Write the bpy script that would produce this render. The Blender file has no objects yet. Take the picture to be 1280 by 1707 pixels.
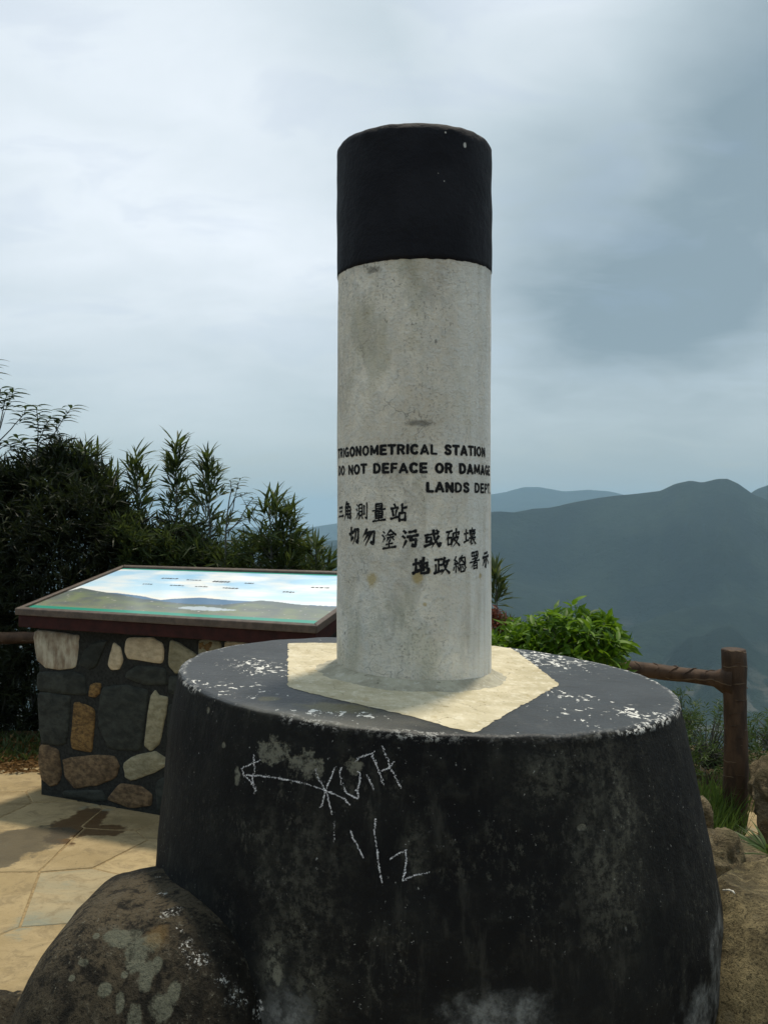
import bpy, bmesh, math, random
from mathutils import Vector, Matrix, noise
from mathutils.bvhtree import BVHTree

random.seed(7)
S = bpy.context.scene
C = S.collection
R = math.radians
FP = 1450.0            # focal length in pixels of the 1280x1707 photograph
EYE = 1.42             # eye height above the paving
HY = 858.0             # horizon row

# ------------------------------------------------------------------ camera
cam_d = bpy.data.cameras.new('camera')
cam = bpy.data.objects.new('camera', cam_d)
C.objects.link(cam)
cam.location = (0, 0, EYE)
cam.rotation_euler = (R(90), 0, 0)
cam_d.sensor_fit = 'VERTICAL'
cam_d.sensor_height = 36
cam_d.lens = 36 * FP / 1707
cam_d.shift_y = (HY - 853.5) / 1707
cam_d.clip_start = 0.05
cam_d.clip_end = 60000
S.camera = cam

# ------------------------------------------------------------------ view
S.view_settings.view_transform = 'Standard'
S.view_settings.look = 'None'
S.view_settings.exposure = 0.12
S.view_settings.gamma = 1.0
S.view_settings.use_curve_mapping = False
S.render.engine = 'CYCLES'
S.cycles.use_denoising = True
S.cycles.max_bounces = 6
S.cycles.transparent_max_bounces = 8
S.cycles.volume_bounces = 1

SUN_EL = 74.0
SUN_AZ = 26.0          # degrees to the right of straight ahead: high, behind the pillar

# ------------------------------------------------------------------ node helper
class NT:
    def __init__(s, tree):
        s.t = tree; s.n = tree.nodes; s.l = tree.links
        s._pos = None; s._obj = None
    def node(s, typ, **kw):
        n = s.n.new(typ)
        for k, v in kw.items(): setattr(n, k, v)
        return n
    def put(s, sock, v):
        if v is None: return
        if hasattr(v, 'is_output'): s.l.new(v, sock)
        else:
            if isinstance(v, (tuple, list)) and sock.type == 'RGBA' and len(v) == 3: v = (*v, 1)
            sock.default_value = v
    def pos(s):
        if not s._pos: s._pos = s.node('ShaderNodeNewGeometry').outputs['Position']
        return s._pos
    def obj(s):
        if not s._obj: s._obj = s.node('ShaderNodeTexCoord').outputs['Object']
        return s._obj
    def map(s, v, scale=(1, 1, 1), loc=(0, 0, 0), rot=(0, 0, 0)):
        m = s.node('ShaderNodeMapping'); s.put(m.inputs[0], v)
        m.inputs['Scale'].default_value = scale; m.inputs['Location'].default_value = loc
        m.inputs['Rotation'].default_value = rot
        return m.outputs[0]
    def noise(s, v, scale, detail=4, rough=0.55, dist=0.0, col=False):
        n = s.node('ShaderNodeTexNoise'); s.put(n.inputs['Vector'], v)
        n.inputs['Scale'].default_value = scale; n.inputs['Detail'].default_value = detail
        n.inputs['Roughness'].default_value = rough; n.inputs['Distortion'].default_value = dist
        return n.outputs['Color' if col else 'Fac']
    def voro(s, v, scale, feature='F1', out='Distance', rand=1.0):
        n = s.node('ShaderNodeTexVoronoi', feature=feature); s.put(n.inputs['Vector'], v)
        n.inputs['Scale'].default_value = scale; n.inputs['Randomness'].default_value = rand
        return n.outputs[out]
    def math(s, op, a, b=None, c=None, clamp=False):
        n = s.node('ShaderNodeMath', operation=op, use_clamp=clamp)
        s.put(n.inputs[0], a); s.put(n.inputs[1], b)
        if c is not None: s.put(n.inputs[2], c)
        return n.outputs[0]
    def mul(s, a, b): return s.math('MULTIPLY', a, b)
    def add(s, a, b): return s.math('ADD', a, b)
    def ramp(s, v, lo, hi, a=0.0, b=1.0, smooth=True):
        n = s.node('ShaderNodeMapRange', interpolation_type='SMOOTHSTEP' if smooth else 'LINEAR', clamp=True)
        s.put(n.inputs['Value'], v)
        n.inputs['From Min'].default_value = lo; n.inputs['From Max'].default_value = hi
        n.inputs['To Min'].default_value = a; n.inputs['To Max'].default_value = b
        return n.outputs['Result']
    def mix(s, f, a, b, mode='MIX'):
        n = s.node('ShaderNodeMix', data_type='RGBA', blend_type=mode)
        s.put(n.inputs['Factor'], f); s.put(n.inputs['A'], a if not isinstance(a, tuple) else (*a[:3], 1))
        s.put(n.inputs['B'], b if not isinstance(b, tuple) else (*b[:3], 1))
        for i in n.inputs:
            pass
        return n.outputs['Result']
    def sep(s, v):
        n = s.node('ShaderNodeSeparateXYZ'); s.put(n.inputs[0], v); return n.outputs
    def vadd(s, a, b, op='ADD'):
        n = s.node('ShaderNodeVectorMath', operation=op); s.put(n.inputs[0], a); s.put(n.inputs[1], b)
        return n.outputs['Value'] if op in ('DISTANCE', 'DOT_PRODUCT', 'LENGTH') else n.outputs[0]
    def bump(s, h, strength=0.5, dist=0.01, normal=None):
        n = s.node('ShaderNodeBump'); s.put(n.inputs['Height'], h)
        n.inputs['Strength'].default_value = strength; n.inputs['Distance'].default_value = dist
        if normal is not None: s.put(n.inputs['Normal'], normal)
        return n.outputs[0]
    def blob(s, p, radius, soft=0.5, warp=0.35, wscale=25, scale=(1, 1, 1)):
        """mask, 1 near the world point p, with a ragged edge"""
        v = s.vadd(s.pos(), tuple(p), 'SUBTRACT')
        v = s.map(v, scale=tuple(1.0 / (radius * k) for k in scale))
        d = s.vadd(v, (0, 0, 0), 'DISTANCE')
        nz = s.noise(s.pos(), wscale, 5, 0.65)
        d = s.add(d, s.mul(s.math('SUBTRACT', nz, 0.5), warp * 4))
        return s.ramp(d, 1.0 - soft * 0.5, 1.0 + soft * 0.5, 1.0, 0.0)
    def maxm(s, ms):
        o = ms[0]
        for m in ms[1:]: o = s.math('MAXIMUM', o, m)
        return o

def material(name):
    m = bpy.data.materials.new(name); m.use_nodes = True
    m.node_tree.nodes.clear()
    nt = NT(m.node_tree)
    return m, nt
def finish(nt, col, rough=0.8, normal=None, spec=0.4, trans=None, coat=None):
    b = nt.node('ShaderNodeBsdfPrincipled')
    nt.put(b.inputs['Base Color'], col if not isinstance(col, tuple) else (*col[:3], 1))
    nt.put(b.inputs['Roughness'], rough)
    nt.put(b.inputs['Specular IOR Level'], spec)
    if normal is not None: nt.put(b.inputs['Normal'], normal)
    if coat: b.inputs['Coat Weight'].default_value = coat; b.inputs['Coat Roughness'].default_value = 0.12
    out = nt.node('ShaderNodeOutputMaterial')
    if trans is not None:
        tr = nt.node('ShaderNodeBsdfTranslucent'); nt.put(tr.inputs[0], trans)
        ms = nt.node('ShaderNodeMixShader'); ms.inputs[0].default_value = 0.35
        nt.l.new(b.outputs[0], ms.inputs[1]); nt.l.new(tr.outputs[0], ms.inputs[2])
        nt.l.new(ms.outputs[0], out.inputs[0])
    else:
        nt.l.new(b.outputs[0], out.inputs[0])

# ------------------------------------------------------------------ world: hazy broken overcast over a Nishita sky
W = bpy.data.worlds.new('World'); S.world = W; W.use_nodes = True
W.node_tree.nodes.clear()
nt = NT(W.node_tree)
sky = nt.node('ShaderNodeTexSky', sky_type='NISHITA')
sky.sun_disc = False
sky.sun_elevation = R(SUN_EL); sky.sun_rotation = R(SUN_AZ)
sky.air_density = 1.2; sky.dust_density = 2.5; sky.altitude = 600
gen = nt.node('ShaderNodeTexCoord').outputs['Generated']
sx, sy, sz = nt.sep(gen)
zz = nt.math('ADD', nt.math('MAXIMUM', sz, 0.0), 0.28)
comb = nt.node('ShaderNodeCombineXYZ')
nt.l.new(nt.math('DIVIDE', sx, zz), comb.inputs[0]); nt.l.new(nt.math('DIVIDE', sy, zz), comb.inputs[1])
cp = comb.outputs[0]
n1 = nt.noise(nt.map(cp, (1.0, 1.25, 1), (3.1, 1.7, 0)), 1.5, 7, 0.52, 0.25)
n2 = nt.noise(nt.map(cp, (1.0, 1.6, 1), (7.4, 2.2, 0)), 3.4, 6, 0.55, 0.5)
n3 = nt.noise(nt.map(cp, (1.0, 1.0, 1), (1.4, 9.2, 0)), 0.75, 3, 0.5)
def skydir(px, py):
    v = Vector(((px - 640) / FP, 1, (HY - py) / FP)); v.normalize(); return v
def sblob(px, py, r, soft=1.0):
    d = nt.vadd(gen, tuple(skydir(px, py)), 'DISTANCE')
    d = nt.add(d, nt.mul(nt.math('SUBTRACT', n2, 0.5), 0.03 * r / 0.2))
    return nt.ramp(d, r * (1 - soft), r, 1, 0)
br = nt.add(nt.mul(n1, 0.55), nt.mul(n2, 0.30))
br = nt.add(br, nt.mul(n3, 0.15))                      # mean about 0.5
br = nt.ramp(br, 0.36, 0.64, 0.0, 1.0, smooth=False)
# cloud masses as seen: a slate bank on the right, brighter veil on the left and above
dark = nt.maxm([sblob(1120, 480, 0.27), nt.mul(sblob(1330, 240, 0.32), 0.95), nt.mul(sblob(1010, 360, 0.26), 0.7)])
lite = nt.maxm([sblob(900, -60, 0.28), nt.mul(sblob(250, 200, 0.46), 1.0), nt.mul(sblob(420, 400, 0.28), 0.85), nt.mul(sblob(1250, 690, 0.16), 0.3)])
br = nt.math('ADD', nt.mul(br, 0.30), nt.add(nt.mul(lite, 0.46), nt.mul(dark, -0.58)))
br = nt.add(br, 0.30)
ramp = nt.node('ShaderNodeValToRGB'); nt.put(ramp.inputs[0], br)
cr = ramp.color_ramp
cr.elements[0].position = 0.0; cr.elements[0].color = (0.25, 0.335, 0.385, 1)
cr.elements[1].position = 1.0; cr.elements[1].color = (0.90, 0.96, 1.02, 1)
e = cr.elements.new(0.45); e.color = (0.52, 0.615, 0.665, 1)
cl = ramp.outputs[0]
# a haze layer low down
hz = nt.ramp(sz, 0.0, 0.20, 1.0, 0.0)
hcol = nt.mix(nt.ramp(sx, -0.30, 0.32), (0.54, 0.64, 0.66), (0.42, 0.495, 0.51))
cl = nt.mix(nt.mul(hz, 0.85), cl, hcol)
cl = nt.mix(nt.ramp(sz, 0.0, 0.12, 1.0, 0.0), cl, nt.mix(nt.ramp(sx, -0.25, 0.25), (0.43, 0.515, 0.53), (0.33, 0.405, 0.425)))
ten = nt.vadd(cl, (10, 10, 10), 'MULTIPLY')
thin = nt.ramp(n2, 0.50, 0.66, 0.94, 0.80)
final = nt.mix(thin, sky.outputs[0], ten)
bg = nt.node('ShaderNodeBackground'); nt.put(bg.inputs[0], final); bg.inputs[1].default_value = 0.1
wo = nt.node('ShaderNodeOutputWorld'); nt.l.new(bg.outputs[0], wo.inputs[0])

# ------------------------------------------------------------------ sun
sd = bpy.data.lights.new('sun', 'SUN'); sd.energy = 3.1; sd.angle = R(4.0); sd.color = (1.0, 0.90, 0.73)
sun = bpy.data.objects.new('sun', sd); C.objects.link(sun)
sv = Vector((math.sin(R(SUN_AZ)) * math.cos(R(SUN_EL)), math.cos(R(SUN_AZ)) * math.cos(R(SUN_EL)), math.sin(R(SUN_EL))))
sun.rotation_euler = (-sv).to_track_quat('-Z', 'Y').to_euler()
sun.location = (0, 0, 30)

# ------------------------------------------------------------------ scene helpers
def P(px, py, D):
    return Vector(((px - 640) / FP * D, D, EYE - (py - HY) / FP * D))
def G(px, py, z=0.0):
    D = (EYE - z) * FP / (py - HY)
    return Vector(((px - 640) / FP * D, D, z))
def empty(name, loc, label=None, cat=None, group=None, rz=0):
    o = bpy.data.objects.new(name, None); C.objects.link(o)
    o.location = loc; o.rotation_euler = (0, 0, rz); o.empty_display_size = 0.1
    if label: o['label'] = label
    if cat: o['category'] = cat
    if group: o['group'] = group
    return o
def mk(name, vs, fs, mat, parent=None, smooth=False, kind=None, label=None, cat=None, group=None):
    """link a mesh given in world coordinates"""
    me = bpy.data.meshes.new(name)
    off = Vector((0, 0, 0))
    p = parent
    while p is not None:
        off += p.location; p = p.parent
    me.from_pydata([tuple(Vector(v) - off) for v in vs], [], fs)
    if smooth: me.polygons.foreach_set('use_smooth', [True] * len(me.polygons))
    for m in (mat if isinstance(mat, (list, tuple)) else [mat]): me.materials.append(m)
    me.update()
    o = bpy.data.objects.new(name, me); C.objects.link(o)
    if parent is not None: o.parent = parent
    if kind: o['kind'] = kind
    if label: o['label'] = label
    if cat: o['category'] = cat
    if group: o['group'] = group
    return o
def tris_of(o):
    return len(o.data.polygons)
def basis(d):
    d = Vector(d).normalized()
    a = Vector((0, 0, 1)) if abs(d.z) < 0.9 else Vector((1, 0, 0))
    x = d.cross(a).normalized(); y = x.cross(d).normalized()
    return x, y
class MB:
    def __init__(s): s.v = []; s.f = []
    def tube(s, pts, rad, n=8, cap=True, wob=0.0):
        base = len(s.v)
        for i, p in enumerate(pts):
            d = (pts[min(i + 1, len(pts) - 1)] - pts[max(i - 1, 0)])
            x, y = basis(d) if i == 0 or True else (x, y)
            r = rad[i] if isinstance(rad, (list, tuple)) else rad
            for k in range(n):
                a = 2 * math.pi * k / n
                q = r * (1 + wob * noise.noise(Vector((p.x * 9 + math.cos(a) * 2, p.y * 9 + math.sin(a) * 2, p.z * 9))))
                s.v.append(p + (x * math.cos(a) + y * math.sin(a)) * q)
        for i in range(len(pts) - 1):
            for k in range(n):
                a = base + i * n + k; b = base + i * n + (k + 1) % n
                s.f.append((a, b, b + n, a + n))
        if cap:
            s.f.append(tuple(base + k for k in range(n))[::-1])
            s.f.append(tuple(base + (len(pts) - 1) * n + k for k in range(n)))
    def leaf(s, p, d, length, width, droop=0.3, up=None):
        d = Vector(d).normalized()
        u = Vector(up) if up is not None else Vector((random.uniform(-1, 1), random.uniform(-1, 1), random.uniform(.2, 1)))
        side = d.cross(u)
        if side.length < 1e-4: side = Vector((1, 0, 0))
        side.normalize(); nrm = side.cross(d).normalized()
        g = Vector((0, 0, -1))
        m = p + d * length * .45 + g * droop * length * .12
        t = p + d * length + g * droop * length * .5
        b = len(s.v)
        s.v += [p, m - side * width * .5 + nrm * width * .14, m - nrm * width * 0.05, m + side * width * .5 + nrm * width * .14, t]
        s.f += [(b, b + 2, b + 1), (b, b + 3, b + 2), (b + 1, b + 2, b + 4), (b + 2, b + 3, b + 4)]
    def build(s, name, mat, parent=None, **kw):
        return mk(name, s.v, s.f, mat, parent, **kw)

# ================================================================== MATERIALS
def mat_white():
    m, t = material('white_limewash')
    p = t.pos()
    a = t.noise(p, 6, 6, 0.6); b = t.noise(p, 42, 5, 0.7); c = t.noise(t.map(p, (60, 60, 5)), 1.0, 4, 0.6)
    g = t.noise(p, 160, 3, 0.7)
    col = t.mix(t.ramp(a, 0.35, 0.65), (0.62, 0.56, 0.465), (0.84, 0.775, 0.665))
    col = t.mix(t.ramp(b, 0.42, 0.62, 0, 0.55), col, (0.60, 0.585, 0.54))
    col = t.mix(t.ramp(c, 0.52, 0.70, 0, 0.35), col, (0.70, 0.69, 0.65))
    col = t.mix(t.mul(t.ramp(g, 0.53, 0.66, 0, 0.75), t.ramp(t.noise(p, 7, 4, .6), .38, .62, .25, .8)), col, (0.26, 0.235, 0.20))
    spk = t.mul(t.ramp(t.noise(t.map(p, (1, 1, .6)), 95, 3, 0.8), 0.615, 0.68), t.ramp(t.noise(p, 4, 3, .6), .42, .6, .15, 1))
    blot = t.ramp(t.noise(t.map(p, (1, 1, .5), (5, 2, 1)), 11, 6, .7, .6), .50, .66, 0, .38)
    col = t.mix(blot, col, (0.27, 0.25, 0.215))
    col = t.mix(t.mul(spk, 0.7), col, (0.13, 0.12, 0.10))
    # dirt that runs in streaks and greenish algae
    alg = t.ramp(t.noise(t.map(p, (9, 9, 4), (3, 1, 0)), 1.2, 4, 0.6), 0.50, 0.68, 0, 0.35)
    col = t.mix(alg, col, (0.30, 0.285, 0.17))
    # hairline cracks
    vv = t.vadd(p, t.vadd(t.noise(p, 14, 3, 0.6, col=True), (0.10, 0.10, 0.10), 'MULTIPLY'))
    cr_ = t.ramp(t.voro(vv, 9, 'DISTANCE_TO_EDGE'), 0.0, 0.012, 1, 0)
    cr_ = t.mul(cr_, t.ramp(t.noise(p, 5, 2), 0.5, 0.62))
    col = t.mix(t.mul(cr_, 0.6), col, (0.13, 0.12, 0.10))
    # lime washed down the right hand flank, its sunward brightness painted in, and clean bare line below the black
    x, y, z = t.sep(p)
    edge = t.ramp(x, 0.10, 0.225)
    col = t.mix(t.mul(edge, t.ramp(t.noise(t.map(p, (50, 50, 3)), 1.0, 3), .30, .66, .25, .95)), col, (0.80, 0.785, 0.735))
    # patches of yellow stain
    yb = t.maxm([t.blob(surfc(620, 966), 0.012, 0.9, 0.5, 60, (1, 1, 1.2)), t.blob(surfc(696, 962), 0.010, .9, .5, 60, (1, 1, 1.5)),
                 t.blob(surfc(714, 952), 0.006, .9, .5, 60), t.blob(surfc(800, 960), .006, .9, .5, 60), t.blob(surfc(708, 1008), .004, .9, .5, 60)])
    col = t.mix(t.mul(yb, 0.62), col, (0.42, 0.29, 0.06))
    dk = t.maxm([t.blob(surfc(622, 449), 0.012, 0.9, 0.7, 90, (1.6, 1, .6)), t.blob(surfc(700, 705), .01, 1, .6, 50, (2.5, 1, .6))])
    col = t.mix(t.mul(dk, 0.65), col, (0.09, 0.085, 0.07))
    h = t.add(t.mul(b, 0.5), t.add(t.mul(g, 0.3), t.mul(a, 0.5)))
    n = t.bump(h, 1.0, 0.014)
    finish(t, col, 0.9, n, 0.2)
    return m
def mat_black_cap():
    m, t = material('black_paint_cap')
    p = t.pos()
    a = t.noise(p, 9, 6, 0.6); g = t.noise(p, 130, 3, 0.7)
    col = t.mix(t.ramp(a, 0.35, 0.7), (0.0065, 0.0065, 0.0095), (0.013, 0.013, 0.017))
    x, y, z = t.sep(p)
    rim = t.ramp(z, EYE + .803, EYE + .826)
    chips = t.ramp(t.noise(p, 70, 4, 0.7), 0.60, 0.68)
    col = t.mix(t.mul(rim, chips), col, (0.20, 0.185, 0.16))
    spots = t.maxm([t.blob(surfc(774, 243), 0.0048, 0.4, 0.25, 160, (.8, 1, 1.3)), t.blob(surfc(742, 221), 0.0022, 0.4, 0.2, 160), t.blob(surfc(730, 289), .0014, .4, .1, 100), t.blob(surfc(740, 302), .0014, .4, .1, 100)])
    col = t.mix(spots, col, (0.48, 0.46, 0.42))
    pit = t.noise(t.map(p, (1, 1, 1)), 24, 5, 0.6)
    n = t.bump(t.add(t.mul(pit, 0.8), t.mul(g, 0.25)), 0.6, 0.012)
    finish(t, col, 0.72, n, 0.16)
    return m
def mat_plinth():
    m, t = material('black_paint_plinth')
    p = t.pos(); x, y, z = t.sep(p)
    a = t.noise(p, 5, 6, 0.6); b = t.noise(p, 26, 6, 0.68); g = t.noise(p, 150, 3, 0.7)
    nrm = t.node('ShaderNodeNewGeometry').outputs['Normal']
    up = t.ramp(t.sep(nrm)[2], 0.55, 0.85)
    side = (0.010, 0.010, 0.0115)
    col = t.mix(t.ramp(a, 0.38, 0.68), (0.0055, 0.0057, 0.0062), (0.0115, 0.0118, 0.0112))
    col = t.mix(t.ramp(b, 0.50, 0.72, 0, 0.6), col, (0.027, 0.027, 0.022))
    # thin dusty runs
    run = t.ramp(t.noise(t.map(p, (30, 30, 5)), 1.0, 5, 0.7), 0.52, 0.74, 0, 0.30)
    col = t.mix(t.mul(run, t.ramp(t.noise(p, 3.1, 3), .45, .6)), col, (0.075, 0.073, 0.060))
    # worn band right of centre and patches lower left
    worn = t.maxm([t.mul(t.blob(surf(1015, 1390), .085, 1.4, .35, 14, (.75, 1, 1.9)), .55), t.mul(t.blob(surf(900, 1300), .06, 1.4, .4, 14, (1.2, 1, .7)), .35),
                   t.mul(t.blob(surf(520, 1500), .07, 1.4, .5, 18, (.8, 1, 1.6)), .40), t.mul(t.blob(surf(455, 1450), .06, 1.4, .5, 18, (.8, 1, 1.4)), .30),
                   t.mul(t.blob(surf(455, 1600), .035, 1.0, .6, 30, (.7, 1, 1.6)), .8), t.mul(t.blob(surf(520, 1650), .05, 1.2, .6, 30), .5),
                   t.mul(t.blob(surf(690, 1420), .03, 1.2, .6, 30, (.7, 1, 1.7)), .35)])
    worn = t.mul(worn, t.mul(t.ramp(t.noise(p, 60, 5, .8), .42, .60, .08, 1), t.ramp(t.noise(t.map(p, (1, 1, .5)), 15, 4, .7), .38, .6, .25, 1.15)))
    col = t.mix(worn, col, (0.125, 0.122, 0.095))
    # flaked places under the rim
    fl = t.maxm([t.blob(surf(455, 1252), .026, .35, .8, 60, (1.3, 1, .75)), t.blob(surf(512, 1276), .024, .35, .8, 60, (1.2, 1, .8)), t.blob(surf(592, 1278), .014, .35, .7, 70),
                 t.blob(surf(396, 1295), .009, .35, .5, 70, (.7, 1, 1.5)), t.blob(surf(969, 1379), .0075, .3, .15, 100, (1.3, 1, .7)), t.blob(surf(347, 1184), .006, .4, .2, 100),
                 t.blob(surf(462, 1625), .012, .5, .5, 90, (.7, 1, 1.4)), t.blob(surf(373, 1242), .005, .5, .3, 90)])
    flm = t.mul(fl, t.ramp(t.noise(p, 85, 5, .8), .36, .56, .12, 1))
    col = t.mix(t.mul(flm, .85), col, (0.165, 0.160, 0.125))
    mot = t.mul(t.ramp(t.noise(t.map(p, (1, 1, .7)), 70, 5, .8), .52, .66), t.ramp(t.noise(p, 6, 4, .65), .46, .62))
    col = t.mix(t.mul(mot, .55), col, (0.085, 0.083, 0.066))
    fl2 = t.ramp(t.noise(p, 120, 3, .75), .675, .71)
    col = t.mix(t.mul(fl2, t.ramp(t.noise(p, 9, 2), .42, .6, .15, 1)), col, (0.30, 0.30, 0.28))
    # the mortar skirt at the bottom where the paint is gone
    sk = t.maxm([t.blob(surf(1200, 1610), .085, .7, .5, 22, (.5, 1.4, 1.3)), t.blob(surf(1165, 1700), .075, .8, .5, 22, (.9, 1, .7)), t.blob(surf(830, 1704), .07, .7, .45, 25, (1.2, 1, .6)), t.blob(surf(420, 1700), .03, .9, .6, 40), t.blob(surf(480, 1706), .05, .9, .6, 40)])
    col = t.mix(t.mul(sk, t.mul(t.ramp(b, .36, .6, .25, .95), t.ramp(g, .3, .55, .6, 1))), col, t.mix(t.ramp(t.noise(p, 40, 4, .7), .4, .6), (0.085, 0.088, 0.085), (0.165, 0.17, 0.165)))
    wj = t.maxm([t.blob(surf(300 + 22 * k, 1535 + 26 * k - 0.4 * k * k), .009 + .004 * (k % 3), .7, .9, 90) for k in range(7)])
    col = t.mix(t.mul(wj, t.ramp(t.noise(p, 140, 3, .7), .50, .58)), col, (0.55, 0.55, 0.53))
    # --- top face: lighter blue-grey than the sides, with white flakes showing an older coat
    topc = t.mix(t.ramp(t.noise(p, 7, 5, 0.6), 0.35, 0.68), (0.013, 0.0155, 0.018), (0.026, 0.030, 0.034))
    topc = t.mix(t.ramp(b, .55, .75, 0, .6), topc, (0.075, 0.075, 0.068))
    dust = t.blob(surf(520, 1203), .11, 1.3, .5, 14, (1.4, .9, 1))
    topc = t.mix(t.mul(dust, .45), topc, (0.15, 0.145, 0.12))
    ylw = t.maxm([t.blob(surf(565, 1180), .05, .9, .6, 30, (1.2, .7, 1)), t.blob(surf(450, 1165), .018, .9, .5, 60)])
    topc = t.mix(t.mul(ylw, .5), topc, (0.17, 0.145, 0.05))
    # flake density: zones seen beside the square
    dens = t.maxm([t.blob(surf(440, 1112), .085, 1.2, .25, 9, (1.0, 1.2, 1)), t.mul(t.blob(surf(555, 1190), .06, 1, .3, 12, (1.4, .5, 1)), .95), t.mul(t.blob(surf(905, 1098), .13, 1.2, .3, 9, (1.0, 1.3, 1)), 1.0),
                   t.mul(t.blob(surf(955, 1160), .055, 1.1, .3, 10), .9), t.mul(t.blob(surf(1070, 1190), .05, 1.1, .3, 12), 1.0), t.mul(t.blob(surf(370, 1150), .10, 1.2, .3, 9), .6), t.mul(t.blob(surf(990, 1195), .1, 1.2, .3, 9), .4)])
    fn = t.noise(t.map(p, (1.0, .75, 1)), 60, 4, .66, .5)
    thr = t.math('SUBTRACT', 0.700, t.mul(dens, 0.150))
    flk = t.math('GREATER_THAN', fn, thr)
    topc = t.mix(flk, topc, (0.66, 0.65, 0.61))
    col = t.mix(up, col, topc)
    # chipped arris
    cx, cy = PL['c']
    dx = t.math('SUBTRACT', x, cx); dy = t.math('SUBTRACT', y, cy)
    rr = t.math('SQRT', t.add(t.mul(dx, dx), t.mul(dy, dy)))
    zr_ = t.add(z, t.mul(dx, .0556))
    onr = t.mul(t.ramp(rr, PL['r'] - .014, PL['r'] - .004), t.ramp(zr_, PL['z'] - .020, PL['z'] - .010))
    ch = t.mul(t.ramp(t.noise(p, 90, 5, .78), .52, .56), t.ramp(t.noise(p, 11, 3, .6), .40, .56, .12, 1))
    rs = t.maxm([t.ramp(x, .36, .46), t.mul(t.blob(surf(760, 1226), .30, .6, .2, 10), .5), t.mul(t.ramp(x, -.34, -.40), .8)])
    col = t.mix(t.mul(onr, t.mul(ch, rs)), col, (0.58, 0.57, 0.54))
    h = t.add(t.mul(b, 0.6), t.add(t.mul(g, 0.22), t.mul(a, 0.9)))
    h = t.math('SUBTRACT', h, t.mul(fl, .12))
    n = t.bump(h, 0.6, 0.012)
    rough = t.mix(up, (0.80, 0.80, 0.80), (0.50, 0.50, 0.50))
    finish(t, col, rough, n, t.ramp(up, 0, 1, .14, .40))
    return m
def mat_square():
    m, t = material('cream_paint')
    p = t.pos()
    a = t.noise(p, 8, 6, .6); b = t.noise(t.map(p, (1, .7, 1)), 45, 5, .7); g = t.noise(p, 170, 3, .7)
    col = t.mix(t.ramp(a, .35, .65), (0.44, 0.385, 0.255), (0.60, 0.535, 0.385))
    col = t.mix(t.ramp(b, .5, .68, 0, .6), col, (0.72, 0.67, 0.54))
    sp = t.ramp(b, .30, .40, 1, 0)
    col = t.mix(t.mul(sp, .7), col, (0.24, 0.19, 0.09))
    vv = t.vadd(p, t.vadd(t.noise(p, 18, 3, .6, col=True), (0.06, 0.06, 0.0), 'MULTIPLY'))
    ck = t.mul(t.ramp(t.voro(vv, 15, 'DISTANCE_TO_EDGE'), 0, .02, 1, 0), t.ramp(t.noise(p, 12, 2), .48, .6))
    col = t.mix(t.mul(ck, .55), col, (0.17, 0.14, 0.09))
    col = t.mix(t.ramp(g, .6, .7, 0, .5), col, (0.25, 0.22, 0.15))
    dt = t.ramp(t.noise(t.map(p, (1, .6, 1), (2, 3, 0)), 17, 6, .7, .8), .52, .68, 0, .6)
    col = t.mix(dt, col, (0.36, 0.29, 0.16))
    chip = t.ramp(t.noise(p, 70, 5, .75), .655, .67)
    col = t.mix(t.mul(chip, .8), col, (0.10, 0.09, 0.06))
    n = t.bump(t.add(t.mul(b, .8), t.mul(g, .3)), .7, .008)
    finish(t, col, .85, n, .3)
    return m
def mat_fillet():
    m, t = material('mortar_fillet')
    p = t.pos()
    a = t.noise(p, 14, 6, .65); b = t.noise(p, 60, 4, .7)
    col = t.mix(t.ramp(a, .38, .62), (0.30, 0.28, 0.215), (0.42, 0.395, 0.31))
    col = t.mix(t.ramp(b, .54, .68, 0, .5), col, (0.58, 0.56, 0.49))
    col = t.mix(t.ramp(b, .30, .40, .7, 0), col, (0.12, 0.11, 0.08))
    finish(t, col, .9, t.bump(t.add(a, t.mul(b, .6)), .6, .008), .2)
    return m
def mat_letter():
    m, t = material('black_stencil_paint')
    p = t.pos()
    a = t.noise(p, 220, 3, .8)
    col = t.mix(t.ramp(a, .60, .72), (0.011, 0.011, 0.012), (0.20, 0.19, 0.17))
    finish(t, col, .8, t.bump(a, .4, .003), .2)
    return m
def mat_overspray():
    m, t = material('overspray_paint')
    b = t.node('ShaderNodeBsdfPrincipled'); b.inputs['Base Color'].default_value = (.05, .048, .045, 1); b.inputs['Roughness'].default_value = .9
    tr = t.node('ShaderNodeBsdfTransparent'); ms = t.node('ShaderNodeMixShader')
    t.put(ms.inputs[0], t.ramp(t.noise(t.pos(), 330, 2, .8), .50, .62, 0, .55))
    t.l.new(tr.outputs[0], ms.inputs[1]); t.l.new(b.outputs[0], ms.inputs[2])
    o = t.node('ShaderNodeOutputMaterial'); t.l.new(ms.outputs[0], o.inputs[0])
    return m
def mat_flat(name, col, rough=.8, spec=.3, nscale=60, var=.35, bump=.3):
    m, t = material(name)
    p = t.pos(); a = t.noise(p, nscale, 5, .65)
    dark = tuple(c * (1 - var) for c in col); lite = tuple(min(1, c * (1 + var)) for c in col)
    c_ = t.mix(t.ramp(a, .3, .7), dark, lite)
    finish(t, c_, rough, t.bump(a, bump, .005), spec)
    return m
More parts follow.
